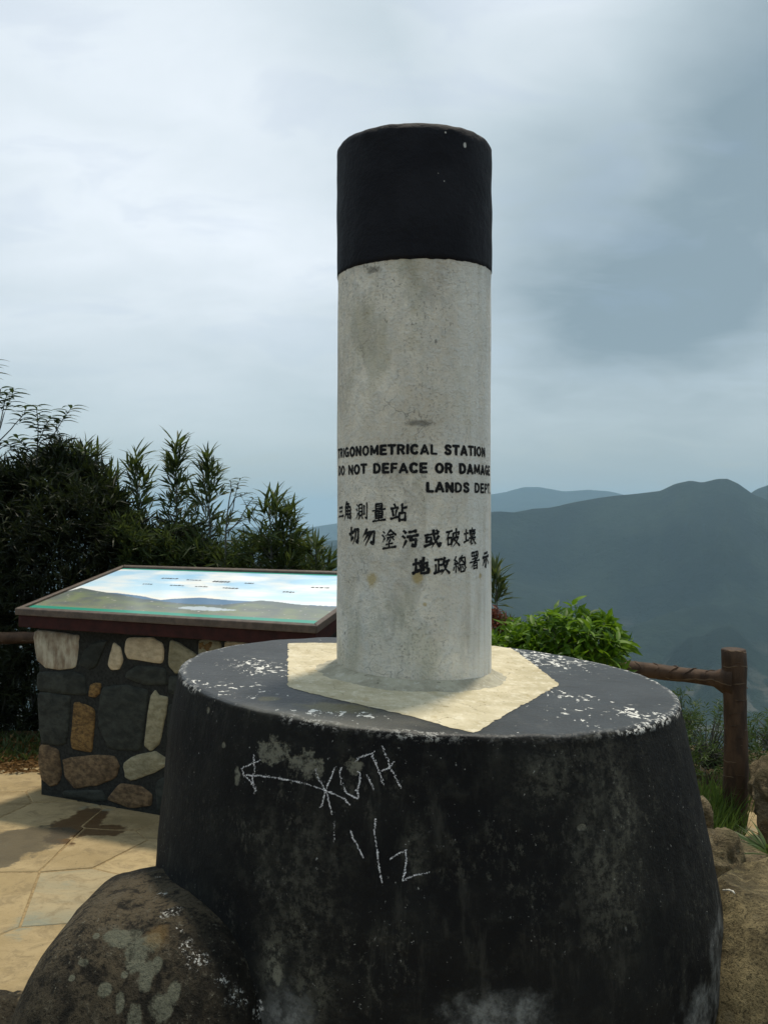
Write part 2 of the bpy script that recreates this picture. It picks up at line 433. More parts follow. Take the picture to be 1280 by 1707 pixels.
def mat_rock(name, c0, c1, lich, moss=None, lichamt=.5, scale=1.0, bump=.9, grain=(1, 1, 1)):
    m, t = material(name)
    p = t.pos(); pg = t.map(p, grain)
    a = t.noise(pg, 4 * scale, 7, .62, .3); b = t.noise(pg, 22 * scale, 6, .7); g = t.noise(p, 120 * scale, 4, .75)
    col = t.mix(t.ramp(a, .35, .65), c0, c1)
    col = t.mix(t.ramp(b, .45, .68, 0, .55), col, tuple(c * 1.7 for c in c1))
    col = t.mix(t.ramp(g, .36, .50, .8, 0), col, tuple(c * .30 for c in c0))
    v = t.vadd(p, t.vadd(t.noise(p, 30, 3, .6, col=True), (.05, .05, .05), 'MULTIPLY'))
    vd = t.voro(v, 12 * scale)
    li = t.mul(t.ramp(vd, .16, .27, 1, 0), t.ramp(t.noise(p, 6 * scale, 4, .6), .50, .58))
    col = t.mix(t.mul(li, lichamt), col, lich)
    sm = t.mul(t.ramp(t.noise(p, 75 * scale, 4, .7), .58, .66), lichamt)
    col = t.mix(t.mul(sm, .6), col, lich)
    if moss:
        col = t.mix(t.ramp(t.noise(p, 5 * scale, 5, .6), .52, .68, 0, .6), col, moss)
    n = t.bump(t.add(t.mul(a, 1.2), t.add(t.mul(b, .7), t.mul(g, .22))), bump, .022)
    finish(t, col, .92, n, .2)
    return m
def mat_leaf(name, c0, c1, tr, rough=.5, spec=.3, scale=9):
    m, t = material(name)
    p = t.pos()
    inf = t.node('ShaderNodeObjectInfo').outputs['Random']
    isl = t.node('ShaderNodeNewGeometry').outputs['Random Per Island']
    f = t.math('FRACT', t.add(isl, inf))
    f = t.add(t.mul(f, .65), t.mul(t.noise(p, scale, 3), .35))
    col = t.mix(t.ramp(f, .15, .8), c0, c1)
    finish(t, col, rough, None, spec, trans=t.mix(.5, col, tr))
    return m
M = {}
M['letter'] = mat_letter(); M['spray'] = mat_overspray()
M['chalk'] = mat_flat('white_chalk', (0.62, 0.61, 0.63), .95, .1, 300, .4, .2)
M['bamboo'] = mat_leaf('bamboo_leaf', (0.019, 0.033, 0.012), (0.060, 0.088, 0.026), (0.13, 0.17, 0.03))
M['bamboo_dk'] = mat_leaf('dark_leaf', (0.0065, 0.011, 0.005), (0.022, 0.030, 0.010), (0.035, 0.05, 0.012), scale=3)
M['sapling'] = mat_leaf('sapling_leaf', (0.020, 0.038, 0.016), (0.045, 0.072, 0.028), (0.06, 0.09, 0.02), .45)
M['bright'] = mat_leaf('glossy_green_leaf', (0.024, 0.068, 0.005), (0.115, 0.215, 0.013), (0.24, 0.42, 0.02), .5, .25, 14)
M['red'] = mat_leaf('reddish_leaf', (0.07, 0.018, 0.014), (0.15, 0.05, 0.03), (0.25, 0.08, 0.03))
M['fern'] = mat_leaf('fern_leaf', (0.022, 0.048, 0.012), (0.058, 0.095, 0.022), (0.12, 0.18, 0.03))
M['grass'] = mat_leaf('grass_blade', (0.030, 0.060, 0.012), (0.075, 0.125, 0.025), (0.12, 0.2, 0.03))
M['stem'] = mat_flat('stem_bark', (0.085, 0.088, 0.075), .8, .2, 50, .4)
M['litter'] = mat_leaf('dry_leaf', (0.10, 0.055, 0.02), (0.26, 0.16, 0.07), (0.2, 0.1, 0.03), .8, .1)

# ================================================================== THE TRIG PILLAR
PL = {'c': (0.0975, 1.975), 'r': 0.542, 'z': EYE - .357}
AX = (0.068, 1.975); RC = 0.1735
ZT = EYE + .834
def ztc(a): return ZT + .016 * math.sin(a)
def ztop(x, y): return PL['z'] - .030 * (x - PL['c'][0]) / .54
def surfc(px, py):
    """point on the cylinder seen at a pixel"""
    d = Vector(((px - 640) / FP, 1, (HY - py) / FP)); 
    a = d.x ** 2 + 1; b = -2 * (d.x * AX[0] + AX[1]); c = AX[0] ** 2 + AX[1] ** 2 - RC ** 2
    q = b * b - 4 * a * c
    t = (-b - math.sqrt(max(q, 0))) / (2 * a)
    return Vector((0, 0, EYE)) + d * t
def colr(z, a):
    """uneven radius of the hand-plastered column"""
    n = noise.noise(Vector((math.cos(a) * 1.1, math.sin(a) * 1.1, z * 2.2))) * .0022
    n += noise.noise(Vector((math.cos(a) * 3.4 + 9, math.sin(a) * 3.4, z * 7))) * .0011
    return RC + n + .0012 * (1.4 - z) 
NA = 160
pl_base = Vector((AX[0], AX[1], 0))
trig = empty('survey_pillar', pl_base, 'round trig pillar painted black over white with stencilled notice, on a wide black concrete plinth', 'survey pillar')

def lathe(rows, mat, name, parent, cap_top=None, centre=AX, na=NA, closed=False):
    vs, fs = [], []
    for row in rows:
        for k in range(na):
            a = 2 * math.pi * k / na
            r, z = row(a)
            vs.append((centre[0] + r * math.cos(a) + (pcx(z) if name == 'plinth' else 0), centre[1] + r * math.sin(a), z))
    for i in range(len(rows) - 1):
        for k in range(na):
            a = i * na + k; b = i * na + (k + 1) % na
            fs.append((a, b, b + na, a + na))
    if cap_top:
        vs.append(cap_top); t = len(vs) - 1; o = (len(rows) - 1) * na
        for k in range(na): fs.append((o + k, o + (k + 1) % na, t))
    return mk(name, vs, fs, mat, parent, smooth=True)
def pline(a):
    """ragged joint between black and white; a little lower on the camera side"""
    s = -math.sin(a)            # 1 on the side facing the camera
    z = EYE + .5385 - .008 * max(0, s) + .004 * math.cos(a)
    z += .0018 * noise.noise(Vector((math.cos(a) * 9, math.sin(a) * 9, 0))) + .0016 * noise.noise(Vector((math.cos(a) * 30, math.sin(a) * 30, 4)))
    return z
z0 = PL['z'] - .03
rows = []
for i in range(61):
    f = i / 60
    rows.append(lambda a, f=f: (colr(z0 + (pline(a) - z0) * f, a) + (.0012 if f > .985 else 0), z0 + (pline(a) - z0) * f))
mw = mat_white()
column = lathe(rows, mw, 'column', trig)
rows = [lambda a: (colr(pline(a), a) - .004, pline(a) - .0005), lambda a: (colr(pline(a), a) + .0022, pline(a) + .0002)]
for i in range(1, 25):
    f = i / 24
    rows.append(lambda a, f=f: (colr(pline(a) + (ztc(a) - .022 - pline(a)) * f, a) + .0022 + .0014 * noise.noise(Vector((math.cos(a) * 5, math.sin(a) * 5, f * 5))), pline(a) + (ztc(a) - .022 - pline(a)) * f))
for i in range(1, 9):
    b = i / 8 * math.pi / 2
    rows.append(lambda a, b=b: (colr(ZT, a) + .0022 - .020 * (1 - math.cos(b)) + .0022 * noise.noise(Vector((math.cos(a) * 8, math.sin(a) * 8, b))),
                                ztc(a) - .022 + .022 * math.sin(b) + .0016 * noise.noise(Vector((math.cos(a) * 7, math.sin(a) * 7, 3)))))
rows.append(lambda a: (.10, ZT + .010 * math.sin(a))); rows.append(lambda a: (.04, ZT + .004 * math.sin(a)))
cap = lathe(rows, mat_black_cap(), 'black_top_band', trig, cap_top=(AX[0], AX[1], ZT + .002))

# plinth: tapering drum with a slightly dished, tilted top
def plr(z, a):
    pts = [(0, .55), (.30, .578), (.40, .600), (.50, .617), (.60, .612), (.75, .596), (.90, .572), (1.0, .556), (1.03, .549)]
    r = pts[-1][1]
    for (za, ra), (zb, rb) in zip(pts, pts[1:]):
        if z <= zb:
            f = max(0, (z - za) / (zb - za)); r = ra + (rb - ra) * f; break
    r += .006 * noise.noise(Vector((math.cos(a) * 1.5, math.sin(a) * 1.5, z * 2))) + .0035 * noise.noise(Vector((math.cos(a) * 6, math.sin(a) * 6, z * 7)))
    r += .0015 * noise.noise(Vector((math.cos(a) * 20, math.sin(a) * 20, z * 22)))
    return r
rows = []
NB = 240
def pcx(z): return .016 * max(0, min(1, (.95 - z) / .35))
def ztA(a, r=.54): return ztop(PL['c'][0] + r * math.cos(a), 0)
for i in range(60):
    f = i / 59
    rows.append(lambda a, f=f: (plr(f * (PL['z'] - .03), a), f * (ztA(a) - .016)))
for i in range(1, 9):
    b = i / 8 * math.pi / 2
    rows.append(lambda a, b=b: (plr(1.03, a) - .012 * (1 - math.cos(b)) + .0016 * noise.noise(Vector((math.cos(a) * 16, math.sin(a) * 16, b))) + .0028 * noise.noise(Vector((math.cos(a) * 7, math.sin(a) * 7, 2))) * math.sin(b),
                                ztA(a) - .016 + .013 * math.sin(b) + .0022 * noise.noise(Vector((math.cos(a) * 9, math.sin(a) * 9, 7))) * math.sin(b)))
for r in (.50, .46, .42, .37, .32, .27, .22, .17, .10, .04):
    rows.append(lambda a, r=r: (r, ztop(PL['c'][0] + r * math.cos(a), 0) - .002 + .0015 * noise.noise(Vector((math.cos(a) * r * 9, math.sin(a) * r * 9, 5))) - .003 * max(0, (r - .47) / .05)))
plinth = lathe(rows, None, 'plinth', trig, cap_top=(PL['c'][0], PL['c'][1], PL['z'] - .002), centre=PL['c'], na=NB)
plinth.data.materials.clear()
bm = bmesh.new(); bm.from_mesh(plinth.data)
for v in bm.verts: v.co += pl_base
BV = BVHTree.FromBMesh(bm); bm.free()
def surf(px, py, full=False):
    d = Vector(((px - 640) / FP, 1, (HY - py) / FP)).normalized()
    loc, n, i, dist = BV.ray_cast(Vector((0, 0, EYE)), d)
    if loc is None:      # nearest point of the drum to that line of sight
        q = Vector((0, 0, EYE)) + d * 1.9
        loc, n, i, dist = BV.find_nearest(q)
    return (loc, n) if full else loc
plinth.data.materials.append(mat_plinth())

# cream painted diamond on the plinth top
def sheet(poly, name, mat, parent, lift, zf, step=.02, rag=.0):
    bm = bmesh.new()
    P2 = []
    for i, (a, b) in enumerate(zip(poly, poly[1:] + poly[:1])):
        a = Vector(a); b = Vector(b); n = max(1, int((b - a).length / .006))
        for k in range(n):
            q = a + (b - a) * k / n
            w = noise.noise(Vector((q.x * 60, q.y * 60, 0))) * rag + noise.noise(Vector((q.x * 200, q.y * 200, 3))) * rag * .7
            nn = Vector((-(b - a).y, (b - a).x)).normalized()
            P2.append(q + nn * w)
    f = bm.faces.new([bm.verts.new((q.x, q.y, 0)) for q in P2])
    xs = [q.x for q in P2]; ys = [q.y for q in P2]
    for ax, lo, hi in ((0, min(xs), max(xs)), (1, min(ys), max(ys))):
        k = lo + step
        while k < hi:
            co = (k, 0, 0) if ax == 0 else (0, k, 0); no = (1, 0, 0) if ax == 0 else (0, 1, 0)
            bmesh.ops.bisect_plane(bm, geom=bm.verts[:] + bm.edges[:] + bm.faces[:], plane_co=co, plane_no=no)
            k += step
    vs = [(v.co.x, v.co.y, zf(v.co.x, v.co.y) + lift) for v in bm.verts]
    bm.verts.index_update()
    fs = [tuple(v.index for v in f.verts) for f in bm.faces]
    if fs and (Vector(vs[fs[0][1]]) - Vector(vs[fs[0][0]])).cross(Vector(vs[fs[0][2]]) - Vector(vs[fs[0][1]])).z < 0:
        fs = [f[::-1] for f in fs]
    bm.free()
    return mk(name, vs, fs, mat, parent, smooth=True)
def topz(x, y):
    loc, n, i, d = BV.ray_cast(Vector((x, y, 2)), Vector((0, 0, -1)))
    return loc.z if loc else PL['z']
sq = []
for px, py in ((480, 1072), (480, 1146), (790, 1221), (933, 1141), (842, 1073)):
    d_ = Vector(((px - 640) / FP, 1, (HY - py) / FP)); q = Vector((0, 0, EYE)) + d_ * ((PL['z'] - .002 - EYE) / d_.z)
    for _ in range(3): q = Vector((0, 0, EYE)) + d_ * ((ztop(q.x, q.y) - .002 - EYE) / d_.z)
    sq.append((q.x, q.y))
square = sheet(sq, 'cream_painted_patch', mat_square(), trig, .0007, topz, .03, .0045)
# mortar fillet round the foot of the column
rows = []
for i in range(9):
    f = i / 8
    def row(a, f=f):
        w = .036 + .014 * noise.noise(Vector((math.cos(a) * 2, math.sin(a) * 2, 8))) + .02 * max(0, math.cos(a - R(215))) + .008 * noise.noise(Vector((math.cos(a) * 9, math.sin(a) * 9, 8)))
        r = RC + .004 + w * (1 - f)
        zb = topz(AX[0] + r * math.cos(a), AX[1] + r * math.sin(a))
        return r - (.010 if f == 1 else 0), zb - .002 + (.017 * f ** 2.0 + .0025 * (1 if f > 0 else 0)) + .0018 * noise.noise(Vector((math.cos(a) * 12, math.sin(a) * 12, f * 3))) * (1 if 0 < f < 1 else .3)
    rows.append(row)
lathe(rows, mat_fillet(), 'mortar_fillet', trig)

# stencilled lettering: every letter is brushed on as strokes that follow the column
def zrow(py): return EYE - (py - HY) / FP * (AX[1] - RC)
def on_col(th, z, lift):
    r = colr(z, math.atan2(-math.cos(th), math.sin(th))) + lift
    return (AX[0] + r * math.sin(th), AX[1] - r * math.cos(th), z)
LC = [0]
def ribbon(V, F, pts, wid, prof, place, lift, jit=.012):
    """pts in glyph units; prof(t) scales the width along the stroke; place(u, v, lift) puts a point on the wall"""
    q = []
    for a, b in zip(pts, pts[1:]):
        n = max(1, int(math.hypot(b[0] - a[0], b[1] - a[1]) / .045))
        for k in range(n): q.append((a[0] + (b[0] - a[0]) * k / n, a[1] + (b[1] - a[1]) * k / n))
    q.append(pts[-1])
    o = len(V); n = len(q); sd = random.uniform(0, 99)
    for i, p in enumerate(q):
        a = q[max(0, i - 1)]; b = q[min(n - 1, i + 1)]
        dx, dy = b[0] - a[0], b[1] - a[1]; L = math.hypot(dx, dy) or 1
        w = wid * prof(i / max(1, n - 1)) * .5
        ext = 0
        if i == 0: ext = -wid * .28
        if i == n - 1: ext = wid * .28
        for sgn in (1, -1):
            jw = w * (1 if 0 < i < n - 1 else .72) + jit * noise.noise(Vector((p[0] * 14 + sd, p[1] * 14, sgn * 3)))
            V.append(place(p[0] + dx / L * ext - dy / L * jw * sgn, p[1] + dy / L * ext + dx / L * jw * sgn, lift))
    for i in range(n - 1): F.append((o + 2 * i, o + 2 * i + 1, o + 2 * i + 3, o + 2 * i + 2))
def ell(cx, cy, rx, ry, a0, a1, n=12): return [(cx + rx * math.cos(R(a0 + (a1 - a0) * k / n)), cy + ry * math.sin(R(a0 + (a1 - a0) * k / n))) for k in range(n + 1)]
LAT = {'T': (.66, [[(.02, .91), (.64, .91)], [(.33, .91), (.33, .06)]]), 'I': (.2, [[(.1, .94), (.1, .06)]]),
 'R': (.68, [[(.1, .94), (.1, .06)], [(.1, .91), (.38, .91), (.54, .82), (.56, .70), (.50, .56), (.38, .50), (.1, .50)], [(.36, .50), (.58, .06)]]),
 'G': (.74, [ell(.37, .5, .28, .41, 48, 300) + [(.63, .14), (.63, .44), (.42, .44)]]), 'C': (.70, [ell(.37, .5, .28, .41, 42, 318)]),
 'O': (.74, [ell(.37, .5, .28, .41, 90, 455, 18)]), 'N': (.70, [[(.1, .06), (.1, .94)], [(.1, .94), (.60, .06)], [(.60, .06), (.60, .94)]]),
 'M': (.84, [[(.1, .06), (.1, .94)], [(.12, .92), (.42, .20)], [(.42, .20), (.72, .92)], [(.74, .94), (.74, .06)]]),
 'E': (.62, [[(.1, .94), (.1, .06)], [(.1, .91), (.56, .91)], [(.1, .50), (.52, .50)], [(.1, .09), (.58, .09)]]), 'F': (.58, [[(.1, .94), (.1, .06)], [(.1, .91), (.54, .91)], [(.1, .50), (.48, .50)]]),
 'A': (.76, [[(.08, .04), (.38, .94)], [(.38, .94), (.68, .04)], [(.20, .30), (.56, .30)]]), 'L': (.58, [[(.1, .94), (.1, .09), (.54, .09)]]),
 'S': (.66, [[(.56, .74), (.50, .87), (.33, .92), (.16, .86), (.11, .72), (.18, .58), (.48, .44), (.56, .30), (.51, .14), (.33, .08), (.15, .13), (.09, .27)]]),
 'D': (.70, [[(.1, .94), (.1, .06)], [(.1, .91), (.34, .91), (.52, .80), (.59, .62), (.59, .38), (.52, .20), (.34, .09), (.1, .09)]]),
 'P': (.64, [[(.1, .94), (.1, .06)], [(.1, .91), (.38, .91), (.53, .82), (.55, .68), (.49, .53), (.38, .46), (.1, .46)]]), '.': (.2, [[(.09, .10), (.11, .02)]]), ' ': (.42, [])}
def latin(text, th0, th1, ylow, yhigh):
    zl, zh = zrow(ylow), zrow(yhigh)
    total = sum(LAT[c][0] + .13 for c in text) - .13
    k = (R(th1) - R(th0)) / total; x = 0.0
    for c in text:
        w, sts = LAT[c]; V, F = [], []
        bold = random.uniform(.21, .28) * (1.12 if c in 'CS' else 1); dz = random.uniform(-.0004, .0004); x0 = x
        for si, st in enumerate(sts):
            ribbon(V, F, st, bold, lambda t: 1, lambda u, v, l: on_col(R(th0) + (x0 + u) * k, zl + (zh - zl) * v + dz, l), .0007 + .00006 * si)
        if V: mk('letter', V, F, M['letter'], column)
        for si, st in enumerate(sts):
            ribbon(SV, SF, st, bold * 1.45, lambda t: 1, lambda u, v, l: on_col(R(th0) + (x0 + u) * k, zl + (zh - zl) * v + dz, l), .00035 + .00003 * si, .05)
        x += w + .13
SV, SF = [], []
latin('TRIGONOMETRICAL STATION', -77, 61, 757.5, 740.5)
latin('DO NOT DEFACE OR DAMAGE', -75, 73, 788.5, 771.5)
latin('LANDS DEPT.', 6.5, 74.5, 820.5, 803.5)
HAN = {
'三': '20,22-80,18 28,50-72,46 8,84-94,80', '角': '38,2-20,30t 36,14-62,12-50,30 28,32-26,70-10,98t 28,32-76,30-78,92-66,88 28,52-76,51 28,70-76,70 52,32-52,90',
'測': '8,10-18,20 4,36-14,46 18,60-4,92t 28,12-28,72 28,12-54,10-54,72 28,32-54,31 28,52-54,51 28,72-54,71 36,76-22,96t 46,76-58,92 70,18-70,70 90,4-90,94-78,86',
'量': '30,4-30,28 30,4-70,3-70,28 30,16-70,15 30,28-70,27 8,38-92,35 26,46-26,70 26,46-74,45-74,70 26,58-74,57 26,70-74,69 50,46-50,94 28,82-74,80 10,97-92,94',
'站': '24,4-30,14 6,26-46,22 14,38-20,62 38,34-32,64t 4,80-48,70 70,4-70,50 70,26-94,22 54,52-54,92 54,52-88,50-86,92 54,88-86,86',
'切': '4,42-46,30 24,6-24,74-44,60 52,22-92,16-86,88-72,78 70,22-64,60-42,94t', '勿': '34,4-8,46t 28,28-86,20-78,88-62,78 48,28-14,70t 66,26-26,92t',
'塗': '12,8-22,16 6,26-16,34 22,42-8,62t 58,4-30,32t 58,4-92,30 44,28-74,26 38,42-80,39 58,28-58,60-52,58 46,46-36,58t 68,44-80,56 30,76-72,73 50,64-50,92 10,96-92,92',
'污': '12,8-24,18 6,34-18,44 26,60-8,92t 42,16-84,12 32,40-96,34 58,40-50,58-84,56-78,90-60,84', '或': '10,26-84,20 18,40-18,62 18,40-44,38-44,60 18,62-46,59 8,84-52,72 56,2-62,50-90,92-96,74 86,36-50,90t 74,4-86,14',
'破': '4,16-42,12 24,16-4,56t 14,48-14,84 14,48-38,46-38,82 14,82-38,80 50,26-92,22-86,36 50,26-48,60-36,92t 70,4-70,50 52,52-86,48-70,76-46,96t 56,60-94,94',
'壞': '4,34-32,30 18,10-18,74 2,82-36,70 66,2-66,14 42,16-94,13 46,24-46,36 46,24-90,22-90,36 46,36-90,35 60,24-60,36 75,24-75,36 66,38-66,58 50,44-58,52 84,42-76,52t 40,60-96,57 64,60-44,86t 56,70-56,96-68,88 66,62-96,94 88,66-76,76t',
'地': '4,36-36,32 20,10-20,74 2,84-40,70 42,46-88,32-84,62-76,58 64,6-64,72 50,22-50,88-92,86-94,66', '政': '6,14-50,10 28,12-28,80 28,44-48,42 12,40-12,84 2,88-52,74 66,4-52,40t 62,26-94,20 84,22-74,56-46,94t 58,36-70,66-96,92',
'總': '22,4-8,24-24,26-8,46-34,42 28,32-36,46 20,48-20,90 8,60-4,76 32,58-38,72 66,2-58,12 46,16-46,54 46,16-88,14-88,54 46,54-88,52 64,18-52,36t 60,24-78,42 44,68-40,84 54,64-54,92-84,90-84,78 66,62-72,74 86,60-94,74',
'署': '20,6-20,26 20,6-80,4-80,26 20,26-80,25 40,6-40,26 60,6-60,26 24,42-70,38 48,28-48,56 4,58-96,54 80,32-14,88t 36,66-36,98 36,66-72,64-72,98 36,80-72,79 36,95-72,94',
'示': '28,16-72,12 8,38-94,33 52,36-52,94-40,86 32,52-12,80t 70,50-92,76'}
def han(chars, angs, rows_, wdeg=12.2, hpx=31):
    for ch, a, yc in zip(chars, angs, rows_):
        sts = HAN[ch].split(); nst = len(sts)
        base = (.150 if nst <= 6 else .125 if nst <= 9 else .108 if nst <= 11 else .095)
        if ch in '或站': base *= 1.12
        W_ = R(wdeg * random.uniform(.92, 1.03)); H_ = hpx / FP * (AX[1] - RC) * random.uniform(.95, 1.04) * (.8 if ch == '三' else 1)
        zc = zrow(yc); V, F = [], []; sl = random.uniform(.03, .10)
        for si, st in enumerate(sts):
            tp = st.endswith('t'); pts = [tuple(float(c) / 100 for c in q.split(',')) for q in st.rstrip('t').split('-')]
            pts = [(x - .5, .5 - y) for x, y in pts]
            prof = (lambda t: 1.15 - .85 * t) if tp else (lambda t: 1.12 - .38 * math.sin(math.pi * min(1, t * 1.05)))
            pl = lambda u, v, l: on_col(R(a) + u * W_, zc + (v + sl * u) * H_, l)
            wd = base * random.uniform(1.0, 1.35)
            ribbon(V, F, pts, wd, prof, pl, .0007 + .00003 * si, .022)
            ribbon(SV, SF, pts, wd * 1.35, prof, pl, .00035 + .00001 * si, .04)
        mk('character', V, F, M['letter'], column)
han('三角測量站', (-69, -57, -41.5, -27, -12.5), (853, 851, 852, 854, 855))
han('切勿塗污或破壞', (-49.5, -35, -19.3, -4.5, 10.5, 26, 41), (894, 896, 899, 898, 899, 897, 895))
han('地政總署示', (2.8, 17.5, 31.5, 46, 61.5), (944, 944, 942, 936, 936))
mk('overspray', SV, SF, M['spray'], column, kind='stuff')

# chalk scrawl on the plinth
def chalk(pts, w=1.5, dens=1.0):
    vs, fs = [], []
    for (x0, y0), (x1, y1) in zip(pts, pts[1:]):
        L = math.hypot(x1 - x0, y1 - y0); n = int(L * 1.5 * dens)
        for k in range(n):
            f = k / max(n, 1)
            pr = .5 + .75 * noise.noise(Vector((x0 * .3 + f * L * .09, y0 * .3, 11)))
            if random.random() > .62 + .5 * pr: continue
            jx = noise.noise(Vector((x0 + f * L * .1, y0 * .1, 2))) * 1.8
            x = x0 + (x1 - x0) * f + random.gauss(0, .7) + jx; y = y0 + (y1 - y0) * f + random.gauss(0, .7)
            loc, nr = surf(x, y, True)
            ax, ay = basis(nr)
            s = w * random.uniform(.3, .8) * (.65 + .5 * pr) * loc.y / FP
            c = loc + nr * .0012
            o = len(vs); k2 = random.randint(3, 5); a0 = random.uniform(0, 6)
            for j in range(k2):
                an = a0 + j * 2 * math.pi / k2; rr = s * random.uniform(.5, 1.2)
                vs.append(c + ax * math.cos(an) * rr + ay * math.sin(an) * rr)
            fs.append(tuple(range(o, o + k2)))
    return vs, fs
CK = [[(424, 1258), (425, 1282), (422, 1300), (427, 1318), (423, 1324)], [(436, 1267), (420, 1273), (404, 1281), (407, 1292), (418, 1302), (424, 1312)],
      [(411, 1292), (430, 1293), (452, 1295), (475, 1299), (500, 1304), (525, 1311), (543, 1318), (562, 1325), (575, 1332), (583, 1341)],
      [(527, 1283), (533, 1300), (543, 1318)], [(559, 1278), (550, 1300), (543, 1318), (540, 1332), (535, 1346)], [(545, 1320), (550, 1342), (554, 1358)], [(557, 1370), (558, 1405)],
      [(570, 1280), (566, 1292), (571, 1308), (578, 1322), (596, 1331), (598, 1312), (601, 1296), (596, 1284)], [(592, 1270), (600, 1262), (614, 1258), (625, 1253)], [(592, 1318), (598, 1312)],
      [(620, 1258), (629, 1278), (634, 1292), (640, 1308)], [(611, 1290), (617, 1302), (623, 1316)], [(637, 1244), (645, 1262), (650, 1278), (660, 1296), (668, 1314)], [(634, 1285), (648, 1280), (657, 1268)],
      [(585, 1384), (591, 1400), (599, 1415), (606, 1430)], [(625, 1364), (624, 1388), (628, 1415), (632, 1448), (637, 1472)],
      [(650, 1432), (662, 1424), (676, 1417), (678, 1434), (675, 1452), (671, 1468), (690, 1459), (715, 1454)]]
V, F = [], []
for i, c in enumerate(CK):
    a, b = chalk(c, 1.2 if i == 6 else 1.95, .8 if i == 6 else 1.0)
    o = len(V); V += a; F += [tuple(k + o for k in f) for f in b]
mk('chalk_scrawl', V, F, M['chalk'], plinth, kind='stuff')

# ================================================================== BOULDERS
def boulder(name, c, rad, mat, label, seed, cut=0.0, lump=.22, sub=5, flat=0.0, rot=0.0, ridge=0.0, cat='rock', pn=2.0):
    bm = bmesh.new(); bmesh.ops.create_icosphere(bm, subdivisions=sub, radius=1)
    vs = []
    cr_, sr_ = math.cos(rot), math.sin(rot)
    for v in bm.verts:
        d = v.co.normalized(); s = Vector((seed * 3.7, seed * 1.3, seed * 2.1))
        n = noise.noise(d * 1.1 + s) * lump + noise.noise(d * 2.7 + s) * lump * .35 + noise.noise(d * 7 + s) * lump * .12 + noise.noise(d * 20 + s) * lump * .05
        if ridge: n -= ridge * abs(noise.noise(d * 2.2 + s * 2))
        q = d * (1 + n) / ((abs(d.x) ** pn + abs(d.y) ** pn + abs(d.z) ** pn) ** (1 / pn))
        if flat: q.z = min(q.z, flat + .12 * noise.noise(d * 3 + s) + .03 * noise.noise(d * 9 + s))
        x, y, z = q.x * rad[0], q.y * rad[1], q.z * rad[2]
        vs.append(Vector((c[0] + x * cr_ - y * sr_, c[1] + x * sr_ + y * cr_, c[2] + z)))
    bm.verts.index_update(); fs = [tuple(v.index for v in f.verts) for f in bm.faces]; bm.free()
    o = empty(name, (c[0], c[1], 0)); C.objects.unlink(o); bpy.data.objects.remove(o)
    base = Vector((c[0], c[1], 0))
    me = bpy.data.meshes.new(name); me.from_pydata([tuple(v - base) for v in vs], [], fs)
    me.polygons.foreach_set('use_smooth', [True] * len(me.polygons)); me.materials.append(mat)
    ob = bpy.data.objects.new(name, me); ob.location = base; C.objects.link(ob)
    ob['label'] = label; ob['category'] = cat
    return ob
mr_dark = mat_rock('lichened_rock', (0.010, 0.009, 0.007), (0.036, 0.030, 0.020), (0.12, 0.122, 0.095), None, .85, 1.0, 1.0)
mr_tan = mat_rock('tan_rock', (0.085, 0.065, 0.038), (0.17, 0.135, 0.080), (0.26, 0.23, 0.16), (0.05, 0.045, 0.02), .25, 1.3, 1.0, (1, 1, 2.2))
mr_brown = mat_rock('brown_rock', (0.050, 0.040, 0.022), (0.185, 0.150, 0.080), (0.26, 0.23, 0.15), (0.05, 0.05, 0.02), .3, 1.5, 1.0)
big = boulder('boulder', (-.408, 1.64, .135), (.266, .32, .595), mr_dark, 'dark rounded boulder with pale lichen at the left foot of the plinth', 3, lump=.05, pn=3.3)
bm = bmesh.new(); bm.from_mesh(big.data)
for v in bm.verts: v.co += big.location
BB = BVHTree.FromBMesh(bm); bm.free()
def onb(px, py):
    d = Vector(((px - 640) / FP, 1, (HY - py) / FP)).normalized()
    loc, n, i, dist = BB.ray_cast(Vector((0, 0, EYE)), d)
    return loc if loc else BB.find_nearest(Vector((0, 0, EYE)) + d * 1.5)[0]
